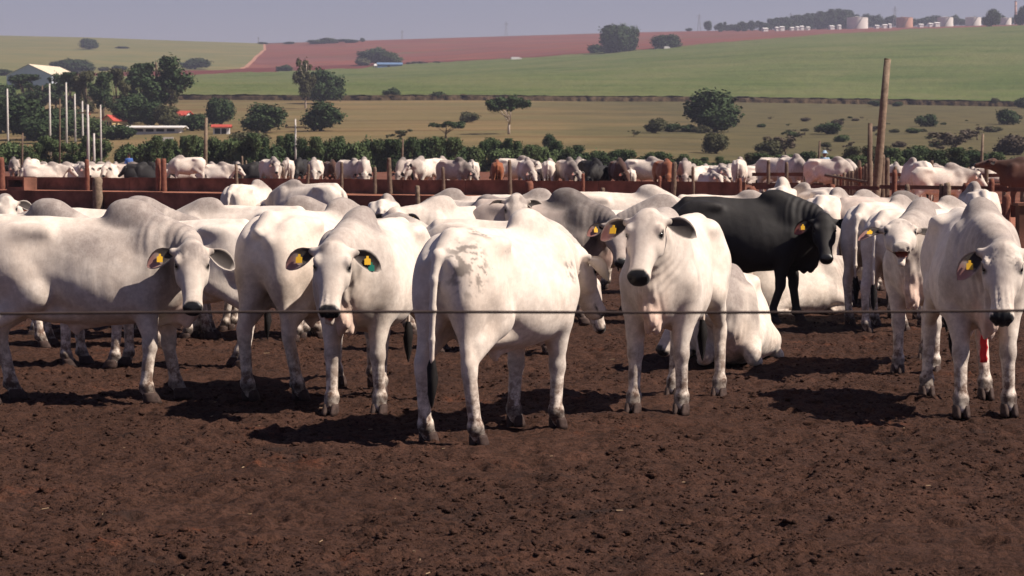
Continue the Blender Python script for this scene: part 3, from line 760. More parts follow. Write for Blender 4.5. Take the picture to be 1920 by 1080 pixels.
M_CANEFOOT = simple('cane_stalks', (0.075, 0.052, 0.030), 0.95, 0.05, 0.7, 0.6, 0.8, 0.5)
def plough_extra(t, oc, col):
    m = t.mapping(oc, (.004, .018, 0)); st_ = t.ramp(t.noise(m, 1.3, 5, .6), [(.56, 0.0), (.60, .8)])
    brk = t.ramp(t.noise(oc, .03, 4, .7), [(.42, 0.0), (.55, 1.0)])
    col = t.mix(t.math('MULTIPLY', st_, brk), col, (.12, .10, .055))
    return t.mix(t.ramp(t.noise(m, .5, 3, .5), [(.5, 0.0), (.54, .45)]), col, (.16, .075, .065))
M_PLOUGH = field_mat('ploughed_red_soil', (0.185, 0.062, 0.044), (0.240, 0.082, 0.058), (0.135, 0.055, 0.048), .003, .02, .7, .5, plough_extra)
M_DARKRED = field_mat('dark_red_track', (0.12, 0.032, 0.024), (0.14, 0.04, 0.03), (0.12, 0.035, 0.03), .01, .04, .4, .4)
M_FARPAST = field_mat('far_pasture', (0.17, 0.155, 0.062), (0.21, 0.175, 0.075), (0.12, 0.135, 0.055), .004, .015, .8, .5)
def strip(name, y0, y1, mat, b0=-.30, b1=.30, nb=150, ny=40, lift=0.0, edge=False):
    """land between distances y0(b) and y1(b)"""
    ts = np.linspace(0, 1, ny); u = np.linspace(0, 1, nb); fb0 = b0 if callable(b0) else (lambda t: b0); fb1 = b1 if callable(b1) else (lambda t: b1)
    Bb = np.array([fb0(t) + (fb1(t) - fb0(t)) * u for t in ts])
    Y0 = np.vectorize(y0)(Bb); Y1 = np.vectorize(y1)(Bb)
    Y = Y0 + (Y1 - Y0) * ts[:, None]; X = Bb * Y; Z = ground_z(X, Y) + lift
    if edge: Z = Z + fbm(X / 2.5, Y / 2.5, 3) * .45
    V = np.stack([X, Y, Z], -1).reshape(-1, 3); i = np.arange(nb * ny).reshape(ny, nb)
    Q = np.stack([i[:-1, :-1], i[:-1, 1:], i[1:, 1:], i[1:, :-1]], -1).reshape(-1, 4)
    o = link(name, npmesh(name, V, Q, mat)); o['kind'] = 'structure'; return o
def rowdist(px, py): return site(px, py)[1]
def curve(pts, off=0.0):
    """boundary curve: photo points -> distance as a function of bearing"""
    bb = [(p[0] - 960) / FPX for p in pts]; yy = [rowdist(*p) + off for p in pts]
    return lambda b: float(np.interp(b, bb, yy))
c230 = lambda b: 231.0
M_FAR_SOIL = simple('far_pen_soil', (0.15, 0.062, 0.040), 0.95, 0.1, 0.3, 0.4, 0.4, 0.05)
M_SOILRED = soil_mat('pen_soil_red', (0.17, 0.062, 0.038), (0.22, 0.078, 0.045), (0.30, 0.10, 0.055))
def sline(S): return lambda b: S / (1 + SK * b)
strip('pen_floor', lambda b: 36.0, sline(55.0), M_SOIL, b0=-.8, b1=.55, nb=300, ny=60)
strip('red_bank', sline(55.0), sline(S_FRONT), M_SOILRED, b0=-.8, b1=.55, nb=300, ny=30)
strip('alley', sline(S_FRONT), sline(S_BACK), M_REDEARTH, b0=-.8, b1=.55, nb=300, ny=40)
strip('far_pen_ground', sline(S_BACK), c230, M_FAR_SOIL, b0=-.8, b1=.55, nb=200, ny=50)
cane_near = curve([(-200, 190), (340, 188), (700, 189), (960, 189), (1250, 191), (1500, 194), (1700, 197), (1920, 201), (2100, 204)])
cane_far = curve([(-200, 150), (330, 149), (600, 137), (700, 130), (860, 120), (1000, 113), (1150, 102), (1300, 90), (1500, 74), (1700, 60), (1920, 53), (2100, 49)])
dark_far = curve([(-200, 146), (330, 133), (600, 124), (700, 122), (860, 113), (1000, 107), (1150, 97), (1300, 86), (1500, 71), (1700, 58), (1920, 52), (2100, 48)])
yfar = lambda b: 2300.0
strip('pasture', c230, cane_near, M_PAST, ny=90, nb=220)
strip('cane_field', cane_near, cane_far, M_CANE, ny=90, nb=300, lift=1.6, edge=True)
# the face of the cane along its near edge, ragged
nb = 900; bs = np.linspace(-.30, .30, nb); V, Q = [], []
for i, b in enumerate(bs):
    Y = cane_near(b); X = b * Y; z = gz(X, Y); j = (fbm(np.array([i * .31]), np.array([1.7]), 3)[0])
    V += [(X, Y - .9 + j * 1.2, z - .3), (X, Y - .5 + j * 1.2, z + .7), (X, Y + j * .8, z + 1.4 + j * .7), (X, Y + 1.5, z + 1.65)]
    if i: a = (i - 1) * 4; Q += [(a + k, a + 4 + k, a + 5 + k, a + k + 1) for k in range(3)]
me = npmesh('cane_edge', V, Q, M_CANEFOOT); o = link('cane_edge', me); o['kind'] = 'structure'
LB = lambda t: (452 + 44 * min(1, t * 1.5) - 960) / FPX
LB2 = lambda t: LB(t) + 9 / FPX * (1 - .6 * t)
strip('red_track', cane_far, dark_far, M_DARKRED, nb=200, ny=10)
strip('far_pasture', dark_far, yfar, M_FARPAST, b0=-.30, b1=LB, nb=80, ny=60)
strip('ploughed_field', dark_far, yfar, M_PLOUGH, b0=LB2, b1=.30, nb=160, ny=60)
strip('dirt_track', dark_far, yfar, simple('pale_track', (.36, .19, .13), .95, .05, .2, .3, .3, .1), b0=LB, b1=LB2, nb=4, ny=60)
# land behind the skyline
strip('back_slope', yfar, lambda b: 5200.0, M_FARPAST, b0=-.5, b1=.5, nb=40, ny=12)
for sgn, nm in ((-1, 'side_land'), (1, 'side_land')):
    strip(nm, c230, yfar, M_FARPAST, b0=min(sgn * .30, sgn * .9), b1=max(sgn * .30, sgn * .9), nb=40, ny=60)
# ------------------------------------------------------------------ trees
def leaf_mat(name, a, b, c):
    t = NT(name, 0.8, 0.15); oc = t.coord('Object'); rnd = t.add('ShaderNodeObjectInfo').outputs['Random']
    at = t.attr('leafv', 2)
    col = t.mix(at, a, b); col = t.mix(t.ramp(t.noise(oc, 2.2, 3), [(0.4, 0.0), (0.65, 0.8)]), col, c)
    col = t.mix(t.math('MULTIPLY', rnd, 0.35), col, tuple(x * 1.5 for x in a)); t.base(col); return t.m
M_LEAF = leaf_mat('foliage_dark', (0.022, 0.040, 0.016), (0.050, 0.075, 0.028), (0.036, 0.055, 0.022))
M_LEAFG = leaf_mat('foliage_green', (0.040, 0.062, 0.024), (0.090, 0.120, 0.045), (0.060, 0.085, 0.035))
M_LEAFO = leaf_mat('foliage_olive', (0.050, 0.055, 0.025), (0.095, 0.090, 0.045), (0.065, 0.065, 0.035))
M_LEAFD = leaf_mat('foliage_dry', (0.060, 0.048, 0.034), (0.105, 0.080, 0.055), (0.075, 0.060, 0.045))
M_BARK = simple('bark', (0.13, 0.095, 0.07), 0.9, 0.1, 0.35, 3, .5, .03)
M_BARKW = simple('pale_bark', (0.45, 0.37, 0.30), 0.85, 0.1, 0.2, 2, .4, .02)
TREES = {}
def tree_proto(style, var):
    """crown and trunk meshes in a unit tree: height 1, crown radius about .5 * w"""
    if (style, var) in TREES: return TREES[style, var]
    r = np.random.RandomState(hash((len(style) * 7 + ord(style[0]), var)) % 9999 + 5)
    lobes = []
    if style == 'round':
        for k in range(16):
            a = r.rand() * 6.28; q = r.rand() ** .5 * .34; z = .24 + r.rand() * .54; q *= 1 - max(0, z - .6) * 1.3
            lobes.append((q * math.cos(a), q * math.sin(a), z, .14 + .09 * r.rand()))
        lobes += [(0, 0, .55, .30), (.14, .05, .36, .26), (-.16, 0, .38, .26), (0, .1, .24, .2)]; n, lf, tk, tr = 7000, .029, .30, .035
    elif style == 'umbrella':
        for k in range(17):
            a = r.rand() * 6.28; q = .12 + .34 * r.rand() ** .6; lobes.append((q * math.cos(a), q * math.sin(a), .72 + .16 * r.rand() - q * .25, .075 + .06 * r.rand()))
        n, lf, tk, tr = 3600, .023, .62, .022
    elif style == 'tall':
        for k in range(22):
            z = .26 + .68 * r.rand(); a = r.rand() * 6.28; q = (.05 + .20 * r.rand()) * (1.25 - abs(z - .6) * 1.4); lobes.append((q * math.cos(a), q * math.sin(a), z, .055 + .075 * r.rand()))
        n, lf, tk, tr = 5200, .018, .80, .022
    elif style == 'bush':
        for k in range(13):
            a = r.rand() * 6.28; q = r.rand() ** .5 * .36; lobes.append((q * math.cos(a), q * math.sin(a), .22 + .50 * r.rand() * (1 - q), .16 + .12 * r.rand()))
        n, lf, tk, tr = 3600, .040, .25, .02
    elif style == 'shrub':
        for k in range(12):
            a = r.rand() * 6.28; z = .10 + .78 * r.rand(); q = (.06 + .24 * r.rand()) * (1.15 - z * .75); lobes.append((q * math.cos(a), q * math.sin(a), z, .10 + .10 * r.rand()))
        n, lf, tk, tr = 4600, .022, .55, .018
    else:  # thin, half bare
        for k in range(11):
            a = r.rand() * 6.28; q = .1 + .32 * r.rand(); lobes.append((q * math.cos(a), q * math.sin(a), .45 + .45 * r.rand() - q * .3, .07 + .08 * r.rand()))
        n, lf, tk, tr = 650, .034, .5, .016
    lobes = np.array(lobes); w = lobes[:, 3] ** 2; idx = r.choice(len(lobes), n, p=w / w.sum())
    d = r.normal(size=(n, 3)); d /= np.linalg.norm(d, axis=1)[:, None]; rad = (.45 + .6 * r.rand(n)) * (1 + .15 * r.normal(size=n))
    P = lobes[idx, :3] + d * (lobes[idx, 3] * rad)[:, None]; P[:, 2] = np.clip(P[:, 2], .03, 1.0)
    nn = d + .6 * r.normal(size=(n, 3)); nn /= np.linalg.norm(nn, axis=1)[:, None]
    u = np.cross(nn, r.normal(size=(n, 3))); u /= np.linalg.norm(u, axis=1)[:, None]; v = np.cross(nn, u); sz = lf * (.5 + .8 * r.rand(n))[:, None]
    V = np.stack([P - u * sz - v * sz * .6, P + u * sz * .9 - v * sz * .7, P + u * sz + v * sz * .6, P - u * sz * .8 + v * sz * .7], 1)
    V[:, ::2] += nn[:, None] * (sz * .25)[:, None]
    me = npmesh('crown', V.reshape(-1, 3), np.arange(4 * n).reshape(-1, 4), M_LEAF, False)
    at = me.attributes.new('leafv', 'FLOAT', 'POINT'); val = np.repeat(.25 + .75 * r.rand(n) * (.4 + .6 * r.rand(len(lobes))[idx]), 4); at.data.foreach_set('value', val.astype(np.float32))
    # trunk and limbs
    vs, fs = [], []
    def add(p, rr):
        v_, f_ = tube(p, rr, 7); b = len(vs); vs.extend(v_); fs.extend([tuple(i + b for i in f) for f in f_])
    lean = (r.rand(2) - .5) * .06
    add([(0, 0, -.05), (0, 0, tk * .3), (lean[0], lean[1], tk * .7), (lean[0] * 1.5, lean[1] * 1.5, tk)], [tr * 1.5, tr * 1.1, tr * .8, tr * .4])
    for k in r.permutation(len(lobes))[:8]:
        c = lobes[k, :3]; s_ = np.array([lean[0] * .7, lean[1] * .7, min(c[2] * .7, tk * .75) * (.5 + .4 * r.rand())]); m = (s_ + c) / 2 + [0, 0, -.03]
        add([s_, m, c], [tr * .55, tr * .35, tr * .12])
    tm = pymesh('trunk', vs, fs, M_BARK)
    TREES[style, var] = (me, tm); return TREES[style, var]
def tree(kind, label, x, y, z, w, h, style, mat, group=None, bark=None, var=None, cat='tree'):
    me, tm = tree_proto(style, random.randrange(3) if var is None else var)
    root = empty(kind, (x, y, z - .1), random.random() * 6.28); root.scale = (w, w, h); tag(root, label, cat, group)
    c = link('crown', me, root); c.material_slots[0].link = 'OBJECT'; c.material_slots[0].material = mat
    t = link('trunk', tm, root)
    if bark: t.material_slots[0].link = 'OBJECT'; t.material_slots[0].material = bark
    return root
random.seed(11)
def ptree(kind, label, px, py, wpx, hpx, style, mat=None, group=None, bark=None, var=None, cat='tree', near=60.0):
    x, y, z = site(px, py, near); mat = mat or M_LEAF; k = {'tall': 1.75, 'umbrella': 1.12, 'shrub': 1.35, 'thin': 1.15}.get(style, 1.12)
    return tree(kind, label, x, y, z, wpx * y / FPX * k, hpx * y / FPX * 1.04, style, mat, group, bark, var, cat)

GV = 'trees around the farmhouses'
for (px, py, w, h, st, m, lab) in [
    (55, 262, 110, 78, 'round', M_LEAF, 'broad dark green tree at the left edge behind the tallest white pole'),
    (15, 250, 80, 70, 'round', M_LEAF, 'dark tree cut by the left edge of the photo below the big shed'),
    (118, 262, 100, 66, 'round', M_LEAF, 'low dark green tree behind the row of white poles'),
    (172, 264, 80, 48, 'round', M_LEAFG, 'small rounded green tree just right of the white poles'),
    (50, 205, 70, 62, 'tall', M_LEAF, 'ragged dark tree standing in front of the left gable of the big shed'),
    (78, 215, 66, 66, 'tall', M_LEAF, 'dark bushy tree under the peak of the big shed roof'),
    (108, 212, 44, 82, 'tall', M_LEAF, 'slim airy tree in front of the right end of the big shed'),
    (136, 222, 50, 82, 'tall', M_LEAF, 'thin tall tree just right of the big shed roof'),
    (164, 226, 52, 88, 'tall', M_LEAFO, 'tall gappy tree above the red farmhouse roof'),
    (196, 228, 54, 92, 'tall', M_LEAF, 'tall dark tree behind the yellow house'),
    (222, 226, 44, 92, 'tall', M_LEAFO, 'narrow tree with see-through crown left of the tallest farm tree'),
    (248, 234, 76, 62, 'round', M_LEAF, 'dark round tree behind the left end of the long white shed'),
    (266, 220, 60, 96, 'tall', M_LEAF, 'tall tree joined to the left side of the tallest farm tree'),
    (298, 228, 96, 134, 'tall', M_LEAF, 'tallest farm tree with a big dark irregular crown'),
    (322, 214, 52, 96, 'tall', M_LEAFO, 'drooping tree on the right shoulder of the tallest farm tree'),
    (286, 236, 60, 46, 'round', M_LEAF, 'low dark tree right behind the long white shed'),
    (362, 246, 52, 36, 'round', M_LEAF, 'small dark tree right of the red roofed farmhouse'),
    (416, 236, 58, 58, 'round', M_LEAF, 'rounded dark tree above the small red roofed shed'),
    (494, 250, 90, 56, 'round', M_LEAF, 'wide spreading dark tree at the left end of the dry pasture'),
    (92, 268, 90, 52, 'round', M_LEAF, 'dark tree crown low between the first two white poles'),
    (142, 246, 62, 50, 'round', M_LEAFO, 'olive tree crown above the small red roof behind the poles'),
    (10, 214, 60, 60, 'round', M_LEAF, 'dark tree at the left edge level with the foot of the big shed'),
    (228, 262, 60, 34, 'bush', M_LEAF, 'dark bushes at the left end of the long white shed'),
    (316, 240, 50, 44, 'round', M_LEAFO, 'dull tree under the right side of the tallest farm tree'),
    (476, 276, 74, 36, 'bush', M_LEAFO, 'dull olive bush below the wide spreading tree')]:
    ptree('farm_tree', lab, px, py, w, h, st, m, GV)
for (px, py, w, h, st, m, lab, bk) in [
    (574, 204, 36, 102, 'tall', M_LEAFO, 'tall slender tree with pale trunk standing in front of a round dark tree', M_BARKW),
    (606, 195, 76, 68, 'round', M_LEAF, 'round dark tree behind the tall slender one at the cane edge', None),
    (602, 246, 84, 56, 'round', M_LEAF, 'spreading dark tree alone in the dry pasture below the tall pair', None),
    (738, 188, 36, 24, 'round', M_LEAF, 'small round dark tree at the cane edge', None),
    (820, 188, 34, 18, 'bush', M_LEAF, 'low dark bush at the cane edge right of the small round tree', None),
    (876, 188, 34, 12, 'bush', M_LEAFO, 'flat bush along the cane edge near the umbrella tree', None),
    (954, 252, 88, 78, 'umbrella', M_LEAF, 'umbrella shaped tree with a thin white trunk in mid pasture', M_BARKW),
    (836, 260, 62, 36, 'umbrella', M_LEAF, 'low umbrella shaped tree left of the white trunked one', None),
    (880, 230, 34, 24, 'bush', M_LEAFO, 'small olive bush beside the white trunked tree', None),
    (750, 264, 48, 26, 'thin', M_LEAFO, 'thin half bare tree just above the shrub row', None),
    (1028, 276, 28, 26, 'round', M_LEAF, 'small dark round tree standing up out of the shrub row', None),
    (1340, 248, 108, 80, 'round', M_LEAF, 'largest round dark tree in the middle of the hillside', None),
    (1228, 250, 40, 30, 'round', M_LEAFO, 'small olive tree left of the largest round tree', None),
    (1262, 248, 32, 20, 'bush', M_LEAF, 'dark bush between the olive tree and the largest round tree', None),
    (1288, 248, 26, 18, 'bush', M_LEAF, 'tiny dark bush touching the foot of the largest round tree', None),
    (1314, 250, 32, 20, 'bush', M_LEAFO, 'bush at the left foot of the largest round tree', None),
    (1342, 288, 52, 44, 'round', M_LEAFO, 'grey green tree downhill of the largest round tree', None),
    (1188, 256, 24, 14, 'thin', M_LEAFO, 'faint scrubby bush left of the small olive tree', None),
    (1548, 252, 50, 26, 'bush', M_LEAF, 'dark mound shaped bush left of the tall leaning post', None),
    (1568, 236, 22, 16, 'bush', M_LEAFD, 'brownish bush behind the mound shaped bush', None),
    (1734, 238, 36, 28, 'bush', M_LEAF, 'dark bush with a side lobe right of the tall leaning post', None),
    (1888, 234, 42, 34, 'bush', M_LEAF, 'near black bush at the right edge of the hillside', None),
    (1864, 200, 18, 18, 'round', M_LEAFO, 'tiny round tree at the cane edge far right', None),
    (1912, 204, 26, 24, 'bush', M_LEAF, 'dark bush cut by the right edge of the photo at the cane edge', None),
    (1680, 200, 20, 12, 'bush', M_LEAF, 'small bush at the cane edge right of the tall leaning post', None),
    (1636, 200, 24, 14, 'bush', M_LEAF, 'small bush at the cane edge left of the tall leaning post', None),
    (1472, 292, 74, 42, 'thin', M_LEAFD, 'grey brown thicket at the foot of the hill', None),
    (1440, 292, 50, 34, 'bush', M_LEAFO, 'olive thicket left of the grey brown one', None),
    (1576, 266, 30, 18, 'bush', M_LEAFG, 'green bush below the mound shaped bush', None),
    (1488, 258, 22, 14, 'bush', M_LEAFG, 'small fresh green bush on the scrubby slope', None),
    (1590, 280, 20, 18, 'thin', M_LEAFD, 'dry thin bush under the mound shaped bush', None),
    (1792, 286, 96, 44, 'thin', M_LEAFD, 'wide grey leafless thicket right of the leaning post', None),
    (1830, 262, 60, 26, 'thin', M_LEAFD, 'grey thicket higher up beside the wide one', None),
    (1898, 290, 66, 44, 'bush', M_LEAFD, 'dark grey thicket at the right edge above the brown cow', None),
    (1710, 250, 26, 14, 'bush', M_LEAFG, 'small green bush on the bare slope', None),
    (1768, 262, 24, 12, 'bush', M_LEAFD, 'little brown bush on the bare slope', None),
    (1684, 276, 28, 14, 'bush', M_LEAFD, 'brown bush low on the slope beside the leaning post', None),
    (1860, 248, 30, 14, 'bush', M_LEAFO, 'olive bush below the near black one', None)]:
    ptree('hillside_tree' if st in ('round', 'tall', 'umbrella') else 'hillside_bush', lab, px, py, w, h, st, m, 'trees and bushes on the hillside', bk, cat='tree' if st in ('round', 'tall', 'umbrella') else 'bush')
for k in range(46):
    px = random.uniform(1420, 1915); py = random.uniform(215, 300); w = random.uniform(6, 30) * (.5 + .5 * (py - 200) / 100)
    ptree('scrub_bush', 'low scrubby bush dotted over the right hand slope', px, py, w, w * .55, random.choice(['bush', 'thin', 'bush']), random.choice([M_LEAFO, M_LEAFD, M_LEAFD, M_LEAF]), 'scrub on the right slope', cat='bush')
for (px, py, w, h, st, m, lab) in [
    (170, 94, 40, 22, 'round', M_LEAF, 'lone dark round tree on the far left hill'),
    (146, 138, 76, 28, 'round', M_LEAF, 'far dark tree seen over the big shed roof'),
    (110, 136, 34, 22, 'round', M_LEAFO, 'small far tree right behind the ridge of the big shed'),
    (368, 131, 56, 22, 'round', M_LEAF, 'half round dark tree beside the dark red strip'),
    (226, 134, 26, 12, 'bush', M_LEAF, 'small flat tree in the far left pasture'),
    (198, 134, 24, 10, 'bush', M_LEAFO, 'smaller flat bush next to the flat tree in the far left pasture'),
    (14, 146, 40, 20, 'bush', M_LEAF, 'dark far bush left of the big shed'),
    (232, 92, 26, 4, 'bush', M_LEAF, 'tiny dark hedge on the far left hill'),
    (537, 138, 32, 16, 'round', M_LEAF, 'dark blob shaped tree on the dark red strip'),
    (706, 122, 64, 32, 'round', M_LEAF, 'hazy tree group above the small blue building'),
    (736, 122, 40, 24, 'round', M_LEAFG, 'greener hazy tree right of the blue building'),
    (682, 124, 30, 18, 'bush', M_LEAFO, 'low hazy bush left of the blue building'),
    (783, 124, 40, 10, 'bush', M_LEAFD, 'flat dull hedge on the red soil'),
    (822, 122, 20, 8, 'bush', M_LEAFD, 'little dull bush on the red soil'),
    (1156, 104, 76, 62, 'round', M_LEAF, 'big square looking dark tree clump high on the hill'),
    (1176, 102, 44, 54, 'round', M_LEAF, 'right half of the big dark clump high on the hill'),
    (1118, 104, 36, 22, 'bush', M_LEAF, 'low skirt of the big dark clump at its left foot'),
    (1246, 96, 62, 32, 'round', M_LEAF, 'rounded dark tree right of the big clump high on the hill'),
    (1290, 60, 12, 8, 'bush', M_LEAF, 'tiny dark bush on the skyline'),
    (1325, 57, 18, 20, 'round', M_LEAF, 'small round tree on the skyline left of the far wood'),
    (496, 84, 20, 5, 'bush', M_LEAF, 'first dark tuft on the skyline above the red field'),
    (543, 84, 22, 5, 'bush', M_LEAF, 'second dark tuft on the skyline above the red field'),
    (595, 84, 34, 10, 'bush', M_LEAF, 'left part of the dark copse on the skyline'),
    (620, 83, 34, 12, 'bush', M_LEAF, 'middle part of the dark copse on the skyline'),
    (650, 82, 40, 8, 'bush', M_LEAF, 'flat right part of the dark copse on the skyline'),
    (681, 80, 11, 8, 'round', M_LEAF, 'single small round tree right of the copse on the skyline'),
    (1854, 54, 32, 36, 'round', M_LEAF, 'tall round tree among the far storage tanks'),
    (1912, 52, 30, 40, 'round', M_LEAF, 'dark tree at the top right corner of the photo')]:
    ptree('far_tree', lab, px, py, w, h, st, m, 'far trees on the hill')
# far wood on the skyline: reads as one mass of crowns, still single trees
for k in range(64):
    px = 1340 + 256 * (k + random.random() * .6) / 64; top = np.interp(px, [1340, 1390, 1440, 1500, 1560, 1600, 1680], [47, 44, 40, 30, 20, 26, 34]) + random.uniform(-4, 4)
    y = 2240 + random.uniform(-60, 60); x = (px - 960) / FPX * y; z = gz(x, y); h = max(4, CAMZ + (HOR - top) / FPX * y - z)
    tree('wood_tree', 'blue green tree in the long wood on the skyline left of the storage tanks', x, y, z, h * .9 if h > 9 else 9, h, random.choice(['round', 'shrub', 'tall']), M_LEAF, 'trees of the far wood')
for k in range(34):
    px = 1590 + 330 * (k + random.random() * .6) / 34; top = random.uniform(27, 38)
    y = 2290; x = (px - 960) / FPX * y; z = gz(x, y); h = max(5, CAMZ + (HOR - top) / FPX * y - z)
    tree('backing_tree', 'hazy tree of the belt behind the storage tanks', x, y, z, h * 1.1, h, 'round', M_LEAF, 'trees behind the storage tanks')
# shrub row behind the pens
def shrub(px, top, y, w, m, lab, grp):
    x = (px - 960) / FPX * y; z = gz(x, y); h = 1.16 * max(.8, CAMZ + (HOR - top) / FPX * y - z); k = random.choice(['shrub', 'shrub', 'bush'])
    tree('row_shrub', lab, x, y, z, w, h, k, m, grp, cat='shrub')
px = 236
while px < 1420:
    top = float(np.interp(px, [236, 320, 420, 560, 640, 760, 900, 960, 1040, 1120, 1230, 1330, 1420], [268, 262, 258, 264, 261, 262, 268, 268, 276, 280, 290, 300, 300])) + random.uniform(-5, 7)
    shrub(px, top, random.uniform(224, 236), random.uniform(2.2, 3.4), random.choice([M_LEAFG, M_LEAFG, M_LEAF]), 'leafy green shrub in the long row behind the far pens', 'row of shrubs behind the pens'); px += random.uniform(9, 14)
px = -20
while px < 200:
    shrub(px, random.uniform(262, 275), random.uniform(228, 238), random.uniform(3, 4.2), M_LEAFG, 'bushy green shrub behind the white poles', 'shrubs behind the white poles'); px += random.uniform(14, 20)
px = 1410
while px < 1940:
    shrub(px, float(np.interp(px, [1410, 1560, 1700, 1940], [296, 288, 282, 292])) + random.uniform(-6, 10), random.uniform(205, 235), random.uniform(2.6, 4.5), random.choice([M_LEAFG, M_LEAF, M_LEAFO]), 'dark straggly shrub in the thicket behind the right hand pens', 'thicket behind the right pens'); px += random.uniform(10, 15)

# ------------------------------------------------------------------ buildings, poles, tanks
def box(x0, x1, y0, y1, z0, z1):
    v = [(x, y, z) for z in (z0, z1) for y in (y0, y1) for x in (x0, x1)]
    return v, [(0, 2, 3, 1), (4, 5, 7, 6), (0, 1, 5, 4), (2, 6, 7, 3), (0, 4, 6, 2), (1, 3, 7, 5)]
class MBx:
    def __init__(s): s.v, s.f = [], []
    def add(s, vf): b = len(s.v); s.v += [tuple(map(float, p)) for p in vf[0]]; s.f += [tuple(i + b for i in q) for q in vf[1]]; return s
    def box(s, *a): return s.add(box(*a))
    def obj(s, name, mat, parent=None, smooth=False): return link(name, pymesh(name, s.v, s.f, mat, smooth), parent)
M_WALLW = simple('white_render', (0.66, 0.64, 0.62), .85, .2, .12, .8, .2, .01)
M_WALLG = simple('grey_metal_cladding', (0.50, 0.53, 0.60), .6, .4, .08, .4, .1, .01)
M_CREAM = simple('cream_metal_roof', (0.66, 0.56, 0.42), .6, .3, .10, .5, .1, .01)
M_TILE = simple('red_roof_tiles', (0.42, 0.075, 0.055), .85, .15, .3, 2.0, .5, .03)
M_YELL = simple('yellow_render', (0.62, 0.48, 0.25), .85, .2, .15, 1.0, .2, .01)
M_DARKOP = simple('dark_opening', (0.012, 0.012, 0.014), .6, .3, .2, 2, 0)
M_BLUE = simple('blue_painted_wall', (0.12, 0.20, 0.33), .8, .2, .12, 1.0, .1, .01)
M_CONC = simple('pale_concrete', (0.52, 0.48, 0.45), .85, .2, .15, 2.5, .2, .01)
M_TANKW = simple('white_tank_steel', (0.62, 0.58, 0.54), .6, .3, .10, .15, .05, .01)
M_TANKR = simple('salmon_tank_steel', (0.45, 0.25, 0.18), .6, .3, .12, .15, .05, .01)
M_STEEL = simple('galvanised_steel', (0.22, 0.22, 0.24), .5, .5, .1, 2, 0)
def house(kind, label, px, py, wpx, wallpx, roofpx, depth, rot, mw, mr, gable_front=False, win=(), group=None, cat='house', over=.4, doors=()):
    x, y, z = site(px, py); k = y / FPX; w, hw, hr = wpx * k, wallpx * k, roofpx * k
    root = empty(kind, (x, y, z), math.radians(rot)); tag(root, label, cat, group)
    a = w / 2; d = depth
    if gable_front:
        v = [(-a, 0, -.6), (a, 0, -.6), (a, 0, hw), (0, 0, hw + hr), (-a, 0, hw), (-a, d, -.6), (a, d, -.6), (a, d, hw), (0, d, hw + hr), (-a, d, hw)]
        f = [(0, 1, 2, 3, 4), (5, 9, 8, 7, 6), (1, 6, 7, 2), (0, 4, 9, 5)]
        link('wall', pymesh('wall', v, f, mw, False), root)
        r = MBx(); t = .15
        for s in (-1, 1):
            e = [(s * (a + over), -over, hw - over * hr / a + .02), (0, -over, hw + hr + .02), (0, d + over, hw + hr + .02), (s * (a + over), d + over, hw - over * hr / a + .02)]
            vv = e + [(p[0], p[1], p[2] + t) for p in e]; r.add((vv, [(0, 1, 2, 3), (4, 7, 6, 5), (0, 4, 5, 1), (1, 5, 6, 2), (2, 6, 7, 3), (3, 7, 4, 0)]))
        r.obj('roof', mr, root)
    else:
        v = [(-a, 0, -.6), (a, 0, -.6), (a, d, -.6), (-a, d, -.6), (-a, 0, hw), (a, 0, hw), (a, d, hw), (-a, d, hw), (-a, d / 2, hw + hr), (a, d / 2, hw + hr)]
        f = [(0, 1, 5, 4), (2, 3, 7, 6), (1, 2, 6, 9, 5), (0, 4, 8, 7, 3)]
        link('wall', pymesh('wall', v, f, mw, False), root)
        r = MBx(); t = .15; sl = hr / (d / 2)
        for s in (0, 1):
            y0 = -over if s == 0 else d + over
            e = [(-a - over, y0, hw - over * sl + .02), (a + over, y0, hw - over * sl + .02), (a + over, d / 2, hw + hr + .02), (-a - over, d / 2, hw + hr + .02)]
            vv = e + [(p[0], p[1], p[2] + t) for p in e]; r.add((vv, [(0, 1, 2, 3), (4, 7, 6, 5), (0, 4, 5, 1), (1, 5, 6, 2), (2, 6, 7, 3), (3, 7, 4, 0)]))
        r.obj('roof', mr, root)
    for (u, v0, uw, vh) in win:          # fractions of the front wall
        MBx().box(-a + u * w, -a + (u + uw) * w, -.06, .05, v0 * hw, (v0 + vh) * hw).obj('window', M_DARKOP, root)
    for (u, uw, vh) in doors: MBx().box(-a + u * w, -a + (u + uw) * w, -.06, .05, 0, vh * hw).obj('door', M_DARKOP, root)
    return root
house('metal_shed', 'big pale metal shed with a cream roof at the far left', 58, 172, 92, 30, 20, 24, -14, M_WALLG, M_CREAM, gable_front=True, cat='shed', doors=[(.42, .16, .6)])
house('farmhouse', 'white farmhouse with a long red tiled roof', 325, 226, 46, 9, 8, 7, -8, M_WALLW, M_TILE, win=[(.12, .35, .10, .35), (.70, .35, .12, .35)], doors=[(.42, .09, .75)])
house('farmhouse', 'small house with a red roof half hidden by trees behind the white poles', 146, 222, 44, 7, 9, 8, 12, M_YELL, M_TILE, win=[(.2, .35, .12, .35), (.6, .35, .12, .35)])
house('shelter', 'small open shed with a red roof and white end wall', 416, 252, 30, 13, 4, 4, 5, M_WALLW, M_TILE, win=[(.10, .05, .34, .78), (.52, .05, .30, .78)], cat='shed')
house('farmhouse', 'little yellow house with a brown roof left of the long white shed', 204, 237, 20, 12, 8, 6, -20, M_YELL, M_TILE, gable_front=True, win=[(.15, .15, .14, .55), (.43, .15, .14, .55), (.70, .15, .14, .55)])
